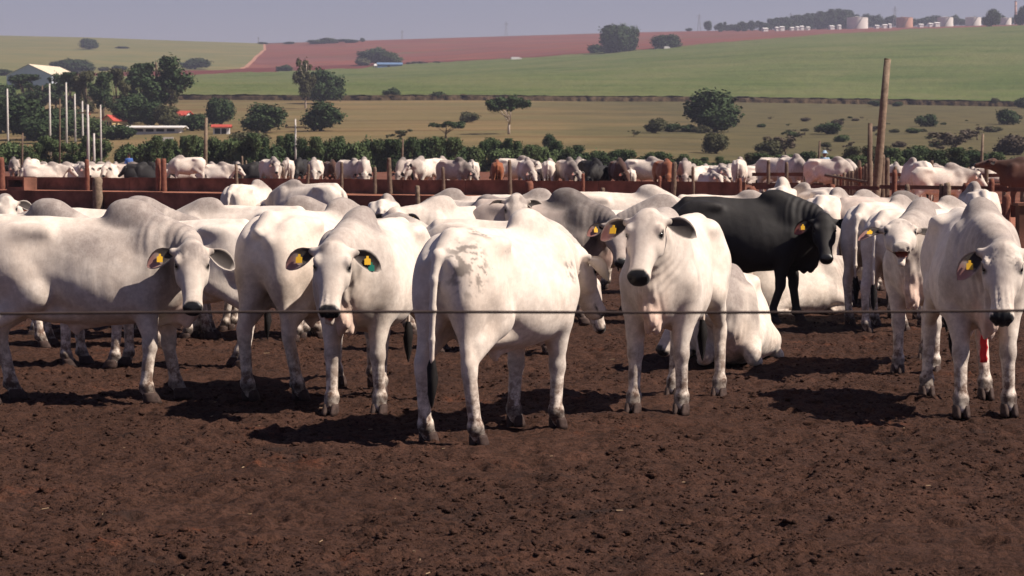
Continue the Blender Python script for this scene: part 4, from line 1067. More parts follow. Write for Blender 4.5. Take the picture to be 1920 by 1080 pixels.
r_ = house('milking_shed', 'long low open sided shed with a thin white roof', 275, 252, 122, 12, 3, 8, 2, M_WALLW, M_WALLW, cat='shed', over=.9, win=[(.30, .42, .16, .42), (.50, .42, .12, .42), (.66, .42, .12, .42), (.82, .42, .12, .42)])
house('garage', 'low white box building with a wide dark opening at the left of the long shed', 226, 254, 42, 12, 1.5, 5, 2, M_WALLW, M_WALLW, doors=[(.08, .70, .70)], cat='shed')
house('farm_shed', 'small blue walled building on the far edge of the cane field', 732, 131, 46, 9, 4, 12, 4, M_BLUE, M_BLUE, doors=[(.40, .10, .8)], cat='building')
house('hut', 'tiny white hut at the left end of the blue building', 707, 131, 7, 7, 3, 4, 0, M_WALLW, M_WALLW, doors=[(.4, .3, .6)], cat='hut')
def tank(px, py, wpx, hpx, mat, label, Y=2150):
    x = (px - 960) / FPX * Y; z = gz(x, Y); k = Y / FPX; r = wpx * k / 2 * .86; h = CAMZ + (HOR - (py - hpx * .88)) / FPX * Y - z
    root = empty('storage_tank', (x, Y, z)); tag(root, label, 'storage tank', 'storage tanks on the skyline'); n = 40; vs, fs = [], []
    for zz, rr in ((-1, r), (h, r)): vs += [(rr * math.cos(i * math.tau / n), rr * math.sin(i * math.tau / n), zz) for i in range(n)]
    fs = [(i, (i + 1) % n, n + (i + 1) % n, n + i) for i in range(n)]; link('shell', pymesh('shell', vs, fs, mat), root)
    vs = [(r * 1.02 * math.cos(i * math.tau / n), r * 1.02 * math.sin(i * math.tau / n), h) for i in range(n)] + [(0, 0, h + r * .10)]
    link('roof', pymesh('roof', vs, [(i, (i + 1) % n, n) for i in range(n)], mat), root)
    ladder = MBx()
    for i in range(14): a = -1.9 + i * .05; ladder.box(r * 1.01 * math.cos(a) - .25, r * 1.01 * math.cos(a) + .25, r * 1.01 * math.sin(a) - .9, r * 1.01 * math.sin(a) - .1, h * i / 14, h * i / 14 + .5)
    ladder.obj('stair', M_STEEL, root); return root
tank(1604, 50, 46, 17, M_TANKW, 'white storage tank at the left of the row on the skyline')
tank(1692, 50, 36, 17, M_TANKR, 'salmon pink tank on the skyline')
tank(1768, 48, 34, 15, M_TANKW, 'white storage tank right of the pink one')
tank(1820, 47, 34, 14, M_TANKW, 'white storage tank left of the tall round tree on the skyline')
tank(1880, 47, 26, 13, M_TANKW, 'small white tank at the far right of the skyline')
for i, (px, w) in enumerate([(1432, 9), (1456, 10), (1463, 8), (1482, 6), (1494, 9), (1500, 6), (1512, 5), (1556, 8), (1570, 5), (1640, 6), (1655, 8), (1664, 5), (1722, 8), (1740, 7), (1752, 9)]):
    Y = 2120; x = (px - 960) / FPX * Y; z = gz(x, Y); k = Y / FPX; root = empty('far_building', (x, Y, z), .2); a = w * k / 2; h = 2.4 + (i % 3) * .5
    tag(root, 'tiny white roofed building in the line below the far wood', 'building', 'small buildings on the ridge')
    MBx().box(-a, a, -3, 3, -.5, h).obj('wall', M_WALLW, root)
    link('roof', pymesh('roof', [(-a - .3, -3.4, h), (a + .3, -3.4, h), (a + .3, 3.4, h), (-a - .3, 3.4, h), (-a - .3, 0, h + 1.1), (a + .3, 0, h + 1.1)], [(0, 1, 5, 4), (2, 3, 4, 5), (0, 4, 3), (1, 2, 5)], M_WALLW, False), root)
def truck(px, py, lpx, label):
    x, y, z = site(px, py); L_ = lpx * y / FPX; root = empty('truck', (x, y, z + .1), math.radians(8)); tag(root, label, 'truck')
    MBx().box(-L_ * .5, L_ * .28, -1.2, 1.2, .8, 2.9).obj('cargo_box', M_WALLW, root)
    cab = MBx().box(L_ * .30, L_ * .5, -1.1, 1.1, .6, 2.4).obj('cab', M_WALLW, root); MBx().box(L_ * .40, L_ * .505, -1.0, 1.0, 1.5, 2.15).obj('windscreen', M_DARKOP, root)
    for xx in (-L_ * .35, -L_ * .2, L_ * .38):
        vs, fs = tube([(xx, -1.25, .5), (xx, 1.25, .5)], [.5, .5], 14); link('wheel', pymesh('wheel', vs, fs, M_DARKOP), root)
truck(968, 117, 20, 'white truck driving along the far edge of the cane field')
truck(1232, 97, 11, 'left of two small white trucks under the rounded tree high on the hill')
truck(1249, 97, 11, 'right of two small white trucks under the rounded tree high on the hill')
# poles
def pole_at(px, top, h, r, mat, kind, label, lean=0.0, arm=False, group=None, Y=None):
    b = (px - 960) / FPX
    if Y is None:
        Ys = np.linspace(110, 900, 1600); rows = HOR - (ground_z(b * Ys, Ys) + h - CAMZ) / Ys * FPX; Y = float(Ys[np.argmin(np.abs(rows - top))])
    x, z = b * Y, gz(b * Y, Y); root = empty(kind, (x, Y, z)); tag(root, label, 'pole', group)
    vs, fs = tube([(0, 0, -.5), (lean * .5, 0, h * .5), (lean, 0, h)], [r, r * .85, r * .65], 10); link('shaft', pymesh('shaft', vs, fs, mat), root)
    if arm: MBx().box(-1.1, 1.1, -.06, .06, h - .9, h - .75).obj('crossarm', M_BARK, root); MBx().box(-.05, .05, -.10, -.065, h - 1.5, h - .6).obj('brace', M_STEEL, root)
    vs, fs = ball((lean, 0, h), r * .7, 8, 5, .5); link('cap', pymesh('cap', vs, fs, mat), root); return root
GP = 'pale poles receding at the left'
for (px, top, h, lab, arm, r) in [(17, 176, 9.5, 'tallest and nearest white concrete pole at the left edge', False, .16), (96, 190, 10, 'second tallest white concrete pole', False, .16), (127, 212, 10, 'third white pole from the left edge', False, .16), (143, 238, 8.5, 'shorter white pole in the middle of the line', False, .15),
                               (157, 256, 7.5, 'short white pole left of the crossarm pole', False, .15), (167, 262, 7.0, 'pale pole carrying a crossarm behind the pens', True, .17), (178, 288, 4, 'shortest white stump of a pole', False, .15), (191, 261, 7, 'thin grey pole at the right end of the line', False, .1), (555, 273, 5.5, 'pale pole with crossarm in front of the shrub row', True, .12)]:
    pole_at(px, top, h, r, M_CONC, 'concrete_pole', lab, 0.0, arm, GP)
M_POST = simple('weathered_post', (0.14, 0.10, 0.075), .9, .1, .4, 6, .7, .02)
M_POSTP = simple('pale_post', (0.20, 0.150, 0.110), .9, .1, .45, 6, .7, .02)
M_REDW = simple('red_brown_timber', (0.165, 0.078, 0.055), .88, .12, .55, 1.3, .6, .015)
M_REDP = simple('red_dusty_post', (0.18, 0.075, 0.052), .9, .1, .35, 6, .7, .02)
for (px, top, Y, r, lab) in [(385, 222, 128, .13, 'tall brown timber pole behind the single standing cow'), (753, 261, 140, .09, 'thin brown timber pole in front of the shrub row'), (1533, 265, 150, .10, 'thin dark timber pole left of the leaning post'), (1838, 252, 140, .11, 'pale grey timber pole near the right edge'), (42, 250, 150, .08, 'thin brown stick beside the tallest white pole'), (113, 186, 190, .09, 'thin brown pole behind the white ones')]:
    h = CAMZ + (HOR - top) / FPX * Y - gz((px - 960) / FPX * Y, Y); pole_at(px, top, h, r, M_POSTP if px in (385, 1838) else M_POST, 'timber_pole', lab, .1, False, 'timber poles among the pens', Y)
# lattice pylons and chimney on the skyline
def pylon(px, top, label):
    Y = 2280; x = (px - 960) / FPX * Y; z = gz(x, Y); h = CAMZ + (HOR - top) / FPX * Y - z; root = empty('pylon', (x, Y, z)); tag(root, label, 'pylon', 'pylons on the skyline'); m = MBx(); w = h * .09
    for sx in (-1, 1):
        for sy in (-1, 1): m.add(tube([(sx * w, sy * w, 0), (sx * w * .2, sy * w * .2, h)], [.16, .10], 5))
    for k in range(8):
        za, zb = h * k / 8, h * (k + 1) / 8; wa, wb = w * (1 - .1 * k), w * (1 - .1 * (k + 1))
        m.add(tube([(-wa, -wa, za), (wb, -wb, zb)], [.07, .07], 4)); m.add(tube([(wa, -wa, za), (-wb, -wb, zb)], [.07, .07], 4))
    m.obj('mast', M_STEEL, root); a = MBx()
    for zz in (.78, .88): a.add(tube([(-h * .16, 0, h * zz), (h * .16, 0, h * zz)], [.14, .14], 5))
    a.obj('crossarm', M_STEEL, root)
pylon(487, 71, 'faint pylon above the left end of the red field'); pylon(755, 58, 'faint pylon on the skyline left of centre'); pylon(949, 42, 'faint tallest pylon on the skyline near the centre'); pylon(1309, 28, 'faint pylon left of the far wood'); pylon(1480, 26, 'faint pylon above the far wood'); pylon(1674, 14, 'faint pylon above the pink tank')
Y = 2200; x = (1899 - 960) / FPX * Y; z = gz(x, Y); root = empty('chimney_stack', (x, Y, z)); tag(root, 'slim dark chimney stack in the top right corner', 'chimney'); h = CAMZ + (HOR - 4) / FPX * Y - z
vs, fs = tube([(0, 0, 0), (0, 0, h)], [1.3, 1.0], 14); link('stack', pymesh('stack', vs, fs, M_TANKR), root)
for zz in (.5, .78, .98): vs, fs = tube([(0, 0, h * zz), (0, 0, h * zz + .6)], [1.5, 1.5], 14); link('platform', pymesh('platform', vs, fs, M_STEEL), root)
# white notice board
x, y, z = site(316, 292, 100); k = y / FPX; root = empty('notice_board', (x, y, z)); tag(root, 'blank white board on a post left of the tall brown pole', 'sign'); zt = CAMZ + (HOR - 257) / FPX * y - z; zb = CAMZ + (HOR - 268) / FPX * y - z
MBx().box(-11 * k, 11 * k, -.05, 0, zb, zt).obj('panel', M_TANKW, root); MBx().box(-9.5 * k, -8.3 * k, 0.003, .09, -.3, zb + .1).obj('post', M_CONC, root)

# ------------------------------------------------------------------ fences and troughs of the pens
def on_line(px, S, off=0.0):
    b = (px - 960) / FPX; Y = (S + off) / (1 + SK * b); return b * Y, Y
def timber(p0, p1, z0, z1, th, seg=3.2, jit=.022):
    """a run of butted planks along the line p0-p1"""
    m = MBx(); p0, p1 = np.array(p0), np.array(p1); L_ = np.linalg.norm(p1 - p0); d = (p1 - p0) / L_; nrm_ = np.array([-d[1], d[0]]); n = int(L_ / seg)
    for i in range(n):
        a = p0 + d * (i * L_ / n + .008); b = p0 + d * ((i + 1) * L_ / n - .008); o1, o2 = random.uniform(-jit, jit), random.uniform(-jit, jit); g0, g1 = gz(*a), gz(*b)
        v = []
        for (q, g, o) in ((a, g0, o1), (b, g1, o2)):
            for t_ in (-th / 2, th / 2):
                for zz in (z0, z1): c = q + nrm_ * (t_ + o); v.append((c[0], c[1], g + zz + o))
        m.add((v, [(0, 1, 3, 2), (4, 6, 7, 5), (0, 4, 5, 1), (2, 3, 7, 6), (1, 5, 7, 3), (0, 2, 6, 4)]))
    return m
def post(x, y, h, r, mat, parent, lean=(0, 0)):
    z = gz(x, y); jr = [random.uniform(-.12, .12) * r for _ in range(6)]; tt_ = [0, .18, .36, .55, .75, .93, 1]
    vs, fs = tube([(x, y, z - .3)] + [(x + lean[0] * t + jr[i % 6], y + lean[1] * t + jr[(i + 2) % 6], z + h * t) for i, t in enumerate(tt_)], [r * 1.08] + [r * (1.05 - .1 * t + jr[(i + 3) % 6] / r * .5) for i, t in enumerate(tt_[:-1])] + [r * .72], 12)
    return link('post', pymesh('post', vs, fs, mat), parent)
def ztop(px, row, Y): x = (px - 960) / FPX * Y; return CAMZ + (HOR - row) / FPX * Y - gz(x, Y)
# front line: feed trough of heavy boards, left to the middle
tr = empty('feed_trough'); tag(tr, 'long red brown board feed trough along the back of the near pen', 'trough')
a, b = on_line(-250, S_FRONT), on_line(1398, S_FRONT)
timber(a, b, -.1, .70, .07).obj('front_board', M_REDW, tr)
a2, b2 = on_line(-250, S_FRONT, .8), on_line(1398, S_FRONT, .8)
timber(a2, b2, -.1, .62, .07).obj('back_board', M_REDW, tr)
for (px, row, r, m) in [(183, 332, .17, M_POSTP), (783, 348, .075, M_POSTP), (993, 340, .13, M_REDP), (1386, 334, .07, M_REDP), (1408, 350, .13, M_REDP), (560, 352, .08, M_POST), (1130, 352, .07, M_POST)]:
    x, y = on_line(px, S_FRONT, -.30); post(x, y, ztop(px, row, y), r, m, tr)
# right: lower board and rail
rf = empty('board_fence'); tag(rf, 'low red board fence with stout posts behind the cows at the right', 'fence')
a, b = on_line(1425, S_FRONT), on_line(2150, S_FRONT)
timber(a, b, .35, .68, .06).obj('board', M_REDW, rf); timber(a, b, 1.02, 1.12, .06).obj('rail', M_REDW, rf)
for (px, row, r, m) in [(1775, 343, .10, M_POSTP), (1764, 345, .06, M_POST), (1812, 343, .12, M_REDP), (1858, 335, .08, M_REDP), (1886, 366, .12, M_REDP), (1500, 350, .09, M_POST), (1560, 345, .09, M_REDP), (1676, 318, .07, M_REDP), (1700, 345, .07, M_POST), (1960, 350, .1, M_POST)]:
    x, y = on_line(px, S_FRONT, -.25); post(x, y, ztop(px, row, y), r, m, rf)
x, y = flat(1924, 560); e_ = empty('corner_post'); tag(e_, 'dark square post cut by the right edge of the photo', 'post')
MBx().box(x - .12, x + .12, y - .12, y + .12, -.2, CAMZ + (HOR - 386) / FPX * y).obj('shaft', M_REDW, e_); MBx().box(x - .15, x + .15, y - .15, y + .15, CAMZ + (HOR - 386) / FPX * y + .003, CAMZ + (HOR - 383) / FPX * y + .02).obj('cap', M_REDW, e_)
# back line: second trough
bt = empty('feed_trough'); tag(bt, 'farther board trough across the red alley with cattle feeding behind it', 'trough')
a, b = on_line(-250, S_BACK), on_line(1398, S_BACK); timber(a, b, .0, .62, .07).obj('front_board', M_REDW, bt)
a, b = on_line(-250, S_BACK, .8), on_line(1398, S_BACK, .8); timber(a, b, .0, .55, .07).obj('back_board', M_REDW, bt)
for (px, row, r, m) in [(5, 295, .16, M_REDP), (165, 299, .11, M_REDP), (297, 297, .12, M_REDP), (309, 297, .13, M_REDP), (445, 308, .07, M_POSTP), (577, 308, .06, M_POST), (641, 304, .07, M_POST), (703, 313, .08, M_POST), (732, 296, .10, M_POST), (832, 313, .075, M_POST), (957, 300, .08, M_POST), (1093, 325, .07, M_REDP), (1236, 330, .07, M_REDP), (1262, 304, .10, M_POST), (1300, 312, .06, M_POST)]:
    x, y = on_line(px, S_BACK, -.35); post(x, y, ztop(px, row, y), r, m, bt, (random.uniform(-.06, .06), 0))
rb = empty('rail_fence'); tag(rb, 'farther rail fence behind the cattle at the right of the alley', 'fence')
a, b = on_line(1410, S_BACK), on_line(2150, S_BACK); timber(a, b, .35, .60, .06).obj('board', M_REDW, rb); timber(a, b, .85, .98, .06).obj('rail', M_REDW, rb)
for px in range(1440, 2000, 34):
    x, y = on_line(px, S_BACK, -.2); post(x, y, random.uniform(1.1, 1.45), .07, M_POST, rb)
# far pens' post lines
fp = empty('wire_fence'); tag(fp, 'line of thin grey posts among the resting cattle far left', 'fence')
for px in (22, 38, 58, 70, 80, 205, 242, 455, 462, 478): 
    Y = 132; x = (px - 960) / FPX * Y; post(x, Y, random.uniform(1.2, 1.6), .06, M_POSTP, fp)
for zz in (.6, 1.0):
    p = [((px - 960) / FPX * 132, 132, gz((px - 960) / FPX * 132, 132) + zz) for px in (-60, 22, 205, 480)]; vs, fs = tube(p, [.012] * 4, 5); link('wire', pymesh('wire', vs, fs, M_STEEL), fp)
# feeding box on the left
x, y = on_line(42, S_BACK, -1.6); g = gz(x, y); fb = empty('feed_box', (x, y, g), math.radians(-30)); tag(fb, 'red brown wooden feed box open at the front at the left edge', 'box')
m = MBx(); w, d, h = .55, .45, .62
m.box(-w, w, -d, d, h - .12, h).box(-w, -w + .08, -d, d, 0, h - .122).box(w - .08, w, -d, d, 0, h - .122).box(-w + .082, w - .082, d - .06, d, 0, h - .122).box(-w + .082, w - .082, -d, -d + .06, 0, .16); m.obj('case', M_REDW, fb)
# palisade and the tall leaning post
pf = empty('palisade'); tag(pf, 'row of upright round stakes running away behind the leaning post', 'fence')
for i in range(24):
    t = i / 23; px = 1496 + 134 * t ** .9; Y = 92 - 28 * t; row = np.interp(t, [0, .5, .8, 1], [330, 326, 318, 303]) + random.uniform(-4, 4); x = (px - 960) / FPX * Y
    post(x, Y, ztop(px, row, Y), .075, random.choice([M_POST, M_REDP, M_POSTP]), pf, (random.uniform(-.05, .05), 0))
pts = [((1496 - 960) / FPX * 92.1, 92.1, gz(12, 92) + .9), ((1630 - 960) / FPX * 64.1, 64.3, gz(10.5, 64) + 1.0)]; vs, fs = tube(pts, [.05, .05], 8); link('rail', pymesh('rail', vs, fs, M_POST), pf)
Y = 62.; x0 = (1640 - 960) / FPX * Y; h = ztop(1661, 112, Y); M_OLD = simple('old_grey_timber', (0.115, 0.092, 0.074), .92, .1, .4, 4, .7, .02); lp = empty('leaning_post', (x0, Y, gz(x0, Y))); tag(lp, 'tall weathered timber post leaning right above the pens', 'post'); lx = (1661 - 1640) / FPX * Y * 1.0
vs, fs = tube([(0, 0, -.4), (.02, 0, h * .12), (lx * .30, 0, h * .35), (lx * .62, 0, h * .66), (lx, 0, h)], [.135, .13, .118, .108, .095], 16); link('shaft', pymesh('shaft', vs, fs, M_POSTP), lp)
vs, fs = tube([(lx * .985, 0, h - .015), (lx, 0, h + .02)], [.097, .086], 16); link('top', pymesh('top', vs, fs, M_POST), lp)
x1 = (1639 - 960) / FPX * 61.7; sp = empty('side_post', (x1 - .05, 61.75, gz(x1, 61.7))); tag(sp, 'thinner dark post standing tight against the leaning post', 'post')
vs, fs = tube([(-.08, 0, -.4), (-.08, 0, ztop(1639, 232, 61.7))], [.075, .065], 12); link('shaft', pymesh('shaft', vs, fs, M_POST), sp); vs, fs = ball((-.08, 0, ztop(1639, 232, 61.7)), .06, 8, 5, .4); link('top', pymesh('top', vs, fs, M_POST), sp)
for (px, row, Y, lab) in [(1653, 290, 63.5, 'dark stake just right of the leaning post'), (1662, 296, 64.5, 'second stake right of the leaning post')]:
    x = (px - 960) / FPX * Y; e_ = empty('stake', (0, 0, 0)); tag(e_, lab, 'post'); post(x, Y, ztop(px, row, Y), .08, M_POST, e_)
# near wire
wf = empty('near_wire_fence'); tag(wf, 'single taut wire strand crossing in front of the whole herd', 'wire fence')
Yw = 6.0; pts = [(-2.6, Yw, 0)] + [(x, Yw, 0) for x in np.linspace(-2.2, 2.2, 23)] + [(2.6, Yw, 0)]
pts = [(x, y, CAMZ + (HOR - (588 - 5 * (x + 1.4) / 2.8 + 1.8 * math.sin(x * 2.4))) / FPX * y) for x, y, _ in pts]
vs, fs = tube(pts, [.0040] * len(pts), 8); link('strand', pymesh('strand', vs, fs, simple('rusty_wire', (0.05, 0.035, 0.032), .8, .2, .3, 20, 0)), wf)
for x in (-2.6, 2.6): post(x, Yw, 1.85, .07, M_POST, wf)
# ------------------------------------------------------------------ the herd
def put(px, row, h, label, sc=1.0, vox=.016, cat='cow', kind='cow', group='white cattle standing in the near pen', rest=None, **kw):
    x, y = flat(px, row); z = gz(x, y)
    root = make_animal(kind, label, cow_parts(vox=vox, seed=int(px), **kw), cat, group)
    root.location = (x, y, z - .014); root.rotation_euler = (0, 0, math.radians(h)); root.scale = (sc * .93, sc * .97, sc * .955)
    return root
V2 = .021
# front row
put(166, 750, 4, 'grey humped white bull in profile at the left edge, head turned to face us', 1.03, hump=1.22, grey=1.5, ny=-70, npit=4, hy=-84, hp=-60, nlen=.42, tags='r', cat='bull', kind='bull', wrinkle=.8,
    legs=dict(fl=(.16, 0), fr=(-.06, -.04), hl=(.06, .0), hr=(-.10, 0)), ear_droop=20, dew=1.15, wide=1.05)
put(330, 686, 178, 'white cow in profile whose back shows behind the left bull, head hidden', .96, vox=V2, hump=.5, npit=-5, hp=-60, tail=True, legs=dict(fl=(.08, 0), hr=(.12, 0)))
put(28, 684, -2, 'pale cow with round grey hump seen over the back of the left bull', 1.0, vox=V2, hump=1.2, grey=1.4, npit=-8, hp=-65, legs=dict(fl=(.08, 0), hr=(.12, 0)))
put(8, 566, -75, 'white cow at the far left edge with pale forehead and dark ear', .98, vox=V2, hump=.6, npit=32, hp=-45)
put(150, 628, 188, 'grey white cow with a black ear between the two grey humps at left', .95, vox=V2, hump=.5, grey=1.2, npit=4, ny=20, hp=-55, hy=60)
put(205, 650, -2, 'cow with dark grey hump and outstretched wrinkled neck behind the left bull', 1.0, vox=V2, hump=1.15, grey=1.6, npit=-2, hp=-35, hy=0, nlen=.55)
put(446, 636, 172, 'white cow standing in the shade between the left bull and the middle cows', 1.0, vox=V2, hump=.8, npit=-20, ny=10, hp=-65)
put(596, 735, 62, 'white cow standing close behind the tagged front cow, rump toward us', 1.06, hump=.7, npit=-5, hp=-60, wide=1.06, legs=dict(hl=(-.05, .0), hr=(.16, 0), fr=(.05, 0)), tail=False)
put(702, 762, -104, 'white cow facing us with yellow and green ear tags and its mouth slightly open', 1.02, hump=1.0, grey=1.2, ny=2, npit=12, hy=10, hp=-60, mouth=.4, tags='rlg', ear_droop=4, wide=1.10, belly=1.6, dew=.85, nlen=.42,
    legs=dict(fl=(-.06, .02), fr=(.05, .0), hl=(.0, .06), hr=(.02, 0)), hroll=-4)
put(942, 814, 60, 'big white bull seen from behind in the centre, tail hanging with a black switch', 1.02, hump=1.05, grey=.25, ny=-2, npit=6, hy=-14, hp=-58, nlen=.36, tail_sway=.02, wide=.98, belly=1.0, legs=dict(hl=(-.02, .02), hr=(.03, -.02), fl=(-.08, 0), fr=(-.04, 0)), cat='bull', kind='bull', dew=1.1, spots=[(-.80, -.17, 1.24, .20), (-.55, -.14, 1.46, .12), (.5, -.25, 1.15, .1)])
put(1268, 761, -108, 'slender white cow with a large yellow tag right of the centre bull, head up', 1.04, hump=.55, grey=.8, ny=6, npit=40, hy=2, hp=-52, tags='r', ear_droop=6, dew=.88, wide=.90, nlen=.42, legs=dict(fl=(-.04, .0), fr=(.04, -.02), hl=(-.02, .02), hr=(.10, 0)), hroll=3)
put(1824, 762, -93, 'heavy wrinkle browed white bull facing us at the right edge, red streak on leg', 1.07, hump=.9, grey=1.1, ny=9, npit=4, hy=-9, hp=-64, nlen=.40, wrinkle=1.6, ear_droop=42, tags='r', wide=1.0, belly=1.2, dew=1.25, cat='bull', kind='bull', legs=dict(fl=(-.02, .03), fr=(.10, .0), hl=(.10, .04), hr=(-.06, -.06)))
bull_r = C.objects['bull.002'] if 'bull.002' in C.objects else None
# second row
put(1010, 604, -8, 'dark grey humped bull behind the centre bull, pale tag in its ear', 1.02, vox=V2, hump=1.2, grey=2.2, ny=-50, npit=0, hy=-68, hp=-60, nlen=.42, tags='r', coat=M_GREY, cat='bull', kind='bull', dew=1.2)
put(936, 658, -6, 'white cow sniffing the ground between the centre bull and slender cow', .93, vox=V2, hump=.3, grey=.6, npit=-52, hp=-76, nlen=.54, ear_droop=10)
put(1396, 604, -2, 'black bull in profile with tagged ears behind the slender white cow', 1.04, hump=.65, ny=-62, npit=2, hy=-88, hp=-58, tags='rg', coat=M_BLACK, cat='bull', kind='bull', group=None, nlen=.42, legs=dict(fl=(.12, 0), fr=(-.22, 0)), dew=1.1)
put(1374, 678, -98, 'grey necked cow lying beside the slender white cow, its head hidden', 1.0, lie=True, hump=.9, grey=1.8, npit=5, hp=-60, ny=-60, vox=V2)
put(1492, 588, 20, 'white cow lying down behind the legs of the black bull', .84, lie=True, hump=.8, npit=25, hp=-50, vox=V2)
put(1560, 566, 70, 'white cow facing away right behind the head of the black bull', 1.02, vox=V2, hump=.8, npit=0)
put(1664, 604, 56, 'white cow seen from behind in half shade right of the black bull', 1.0, vox=V2, hump=.7, npit=-15, tail_sway=-.02, hp=-70)
put(1712, 618, 50, 'white cow with a lit hind leg, left of the cow lifting its muzzle', .96, vox=V2, hump=.7, npit=-20, hp=-75, legs=dict(hr=(.22, 0), hl=(-.1, 0)))
put(1742, 690, -112, 'white cow lifting its open pink muzzle beside the right hand bull', 1.02, hump=1.1, grey=1.4, ny=-12, npit=16, hy=14, hp=-18, mouth=1.0, tags='r', ear_droop=4, dew=1.0, nlen=.40)
# back rows
put(690, 628, 12, 'white cow mostly hidden behind the tagged front cow, only legs and belly seen', .90, vox=V2, hump=.3, npit=-30, hp=-70)
put(330, 618, 170, 'white cow far behind the left bull, mostly its legs showing', .90, vox=V2, hump=.4, npit=-30, hp=-70)
put(1100, 585, -160, 'white cow standing in shade behind the sniffing one, legs and belly showing', .90, vox=V2, hump=.4, npit=-30, hp=-70)
put(468, 476, 68, 'white cow at the back with its rump toward us, leftmost of the farthest pair', 1.0, vox=V2, hump=.8, npit=-20)
put(578, 480, 148, 'white cow at the back standing broadside, right one of the farthest pair', 1.02, vox=V2, hump=.6, npit=-20, tail_sway=.02)
put(508, 632, 2, 'white cow with grey hump and neck before the farthest pair, head to the right', 1.0, vox=V2, hump=1.0, grey=1.6, npit=2, ny=-10, hy=-35, hp=-55)
put(722, 520, 88, 'small white cow seen square from behind with a thin dark tail', .90, vox=V2, hump=.9, npit=10, hp=-50)
put(872, 604, -152, 'white cow with black ears and a green tag looking left of the centre bull', .97, vox=V2, hump=1.1, grey=.5, ny=14, npit=26, hy=46, hp=-56, tags='lg', nlen=.42)
put(888, 540, 175, 'white cow whose rounded back shows above the grey faced one', .98, vox=V2, hump=.9, grey=1.5, npit=-20)
put(880, 596, -50, 'greyish cow with white blazed face looking at us amid the back rows', 1.0, vox=V2, hump=.6, grey=1.8, ny=-12, npit=40, hy=-38, hp=-56, tags='r')
put(1052, 540, 170, 'white cow with its rump showing just right of the thick red post', .98, vox=V2, hump=.9, npit=-20)
put(1174, 548, 2, 'long backed white cow with pale hump behind the slender cow', 1.02, vox=V2, hump=.95, grey=.5, npit=-18, hp=-70)
put(1290, 590, 176, 'grey cow mostly hidden between the slender cow and the black bull', .98, vox=V2, hump=.9, grey=1.5, npit=-12, hp=-60)
put(1362, 545, 4, 'white cow whose long back shows above the black bull', .99, vox=V2, hump=.5, npit=-25, hp=-70)
put(1466, 500, 82, 'white cow with a tall pale hump beyond the black bull', 1.02, vox=V2, hump=1.4, grey=.4, npit=0)
put(1524, 500, 112, 'white cow with rounded rump standing beside the tall pale hump', 1.0, vox=V2, hump=.8, npit=-10)
put(1590, 545, 40, 'white cow with a smooth back in front of the row of stakes', .99, vox=V2, hump=.6, npit=-20)
put(1655, 568, 30, 'grey backed cow in front of the leaning post', 1.0, vox=V2, hump=.7, grey=2.0, coat=M_GREY, npit=-20)
put(1748, 570, 40, 'white cow mostly hidden behind the hump of the cow lifting its muzzle', .96, vox=V2, hump=.6, npit=-20)
put(1832, 512, 88, 'cow of which only a grey hump shows over the right hand bull', 1.0, vox=V2, hump=1.2, grey=1.6, npit=-10)

# red paint streak on the heavy bull's leg
for o in list(C.objects):
    if o.get('label', '').startswith('heavy wrinkle'):
        vs, fs = [], []
        for i in range(9):
            t = i / 8; cz = .29 + .24 * t; cx = -.735 + .10 * .9 - .03 * (1 - t); cy = .190 + .04 * .8
            for k in range(5): a = math.radians(-62 + 14 * k + 6 * math.sin(i * 2)); r = .062 + .004 * t; vs.append((cx + .045 + math.cos(a) * r, cy - .01 + math.sin(a) * r, cz))
        for i in range(8):
            for k in range(4): fs.append((i * 5 + k, i * 5 + k + 1, i * 5 + 6 + k, i * 5 + 5 + k))
        me = pymesh('paint_mark', vs, fs, simple('red_paint', (0.72, 0.03, 0.04), .6, .3, .1, 20, .1)); pm = link('paint_mark', me, o); md = pm.modifiers.new('solid', 'SOLIDIFY'); md.thickness = .006

# ---- cattle of the pens beyond: a few built animals, copied
FARP = []
for k, kw in enumerate([dict(npit=-48, hp=-75, hump=1.0), dict(npit=-30, hp=-60, ny=20, hump=1.2, grey=1.4), dict(npit=10, hp=-55, ny=-25, hump=1.2, grey=1.2), dict(npit=-48, hp=-70, ny=-25, hump=.8, legs=dict(fl=(.15, 0), hr=(.1, 0))), dict(lie=True, npit=15, hp=-50, hump=1.0)]):
    FARP.append(cow_parts(vox=.034, seed=k + 50, **kw))
def far_cow(proto, px, s_line, h, coat, label, group, sc=.93, Y=None, nm='cow'):
    b = (px - 960) / FPX; Y = (s_line / (1 + SK * b)) if Y is None else Y; x = b * Y; z = gz(x, Y)
    root = empty(nm, (x, Y, z), math.radians(h), sc); tag(root, label, 'cow', group)
    for n_, me in FARP[proto]:
        if n_ == 'eye': continue
        o = link(n_, me, root)
        if n_ == 'body': o.material_slots[0].link = 'OBJECT'; o.material_slots[0].material = coat
    return root
random.seed(5)
GF = 'cattle feeding at the farther trough'
W, G_, K_, R_, D_ = M_WHITE, M_GREY, M_BLACK, M_BROWN, M_BRINDLE
names = {id(W): 'white cow with lowered head feeding behind the farther trough', id(G_): 'grey cow feeding behind the farther trough', id(K_): 'black cow feeding behind the farther trough', id(R_): 'red brown cow feeding behind the farther trough', id(D_): 'dark brown cow feeding behind the farther trough'}
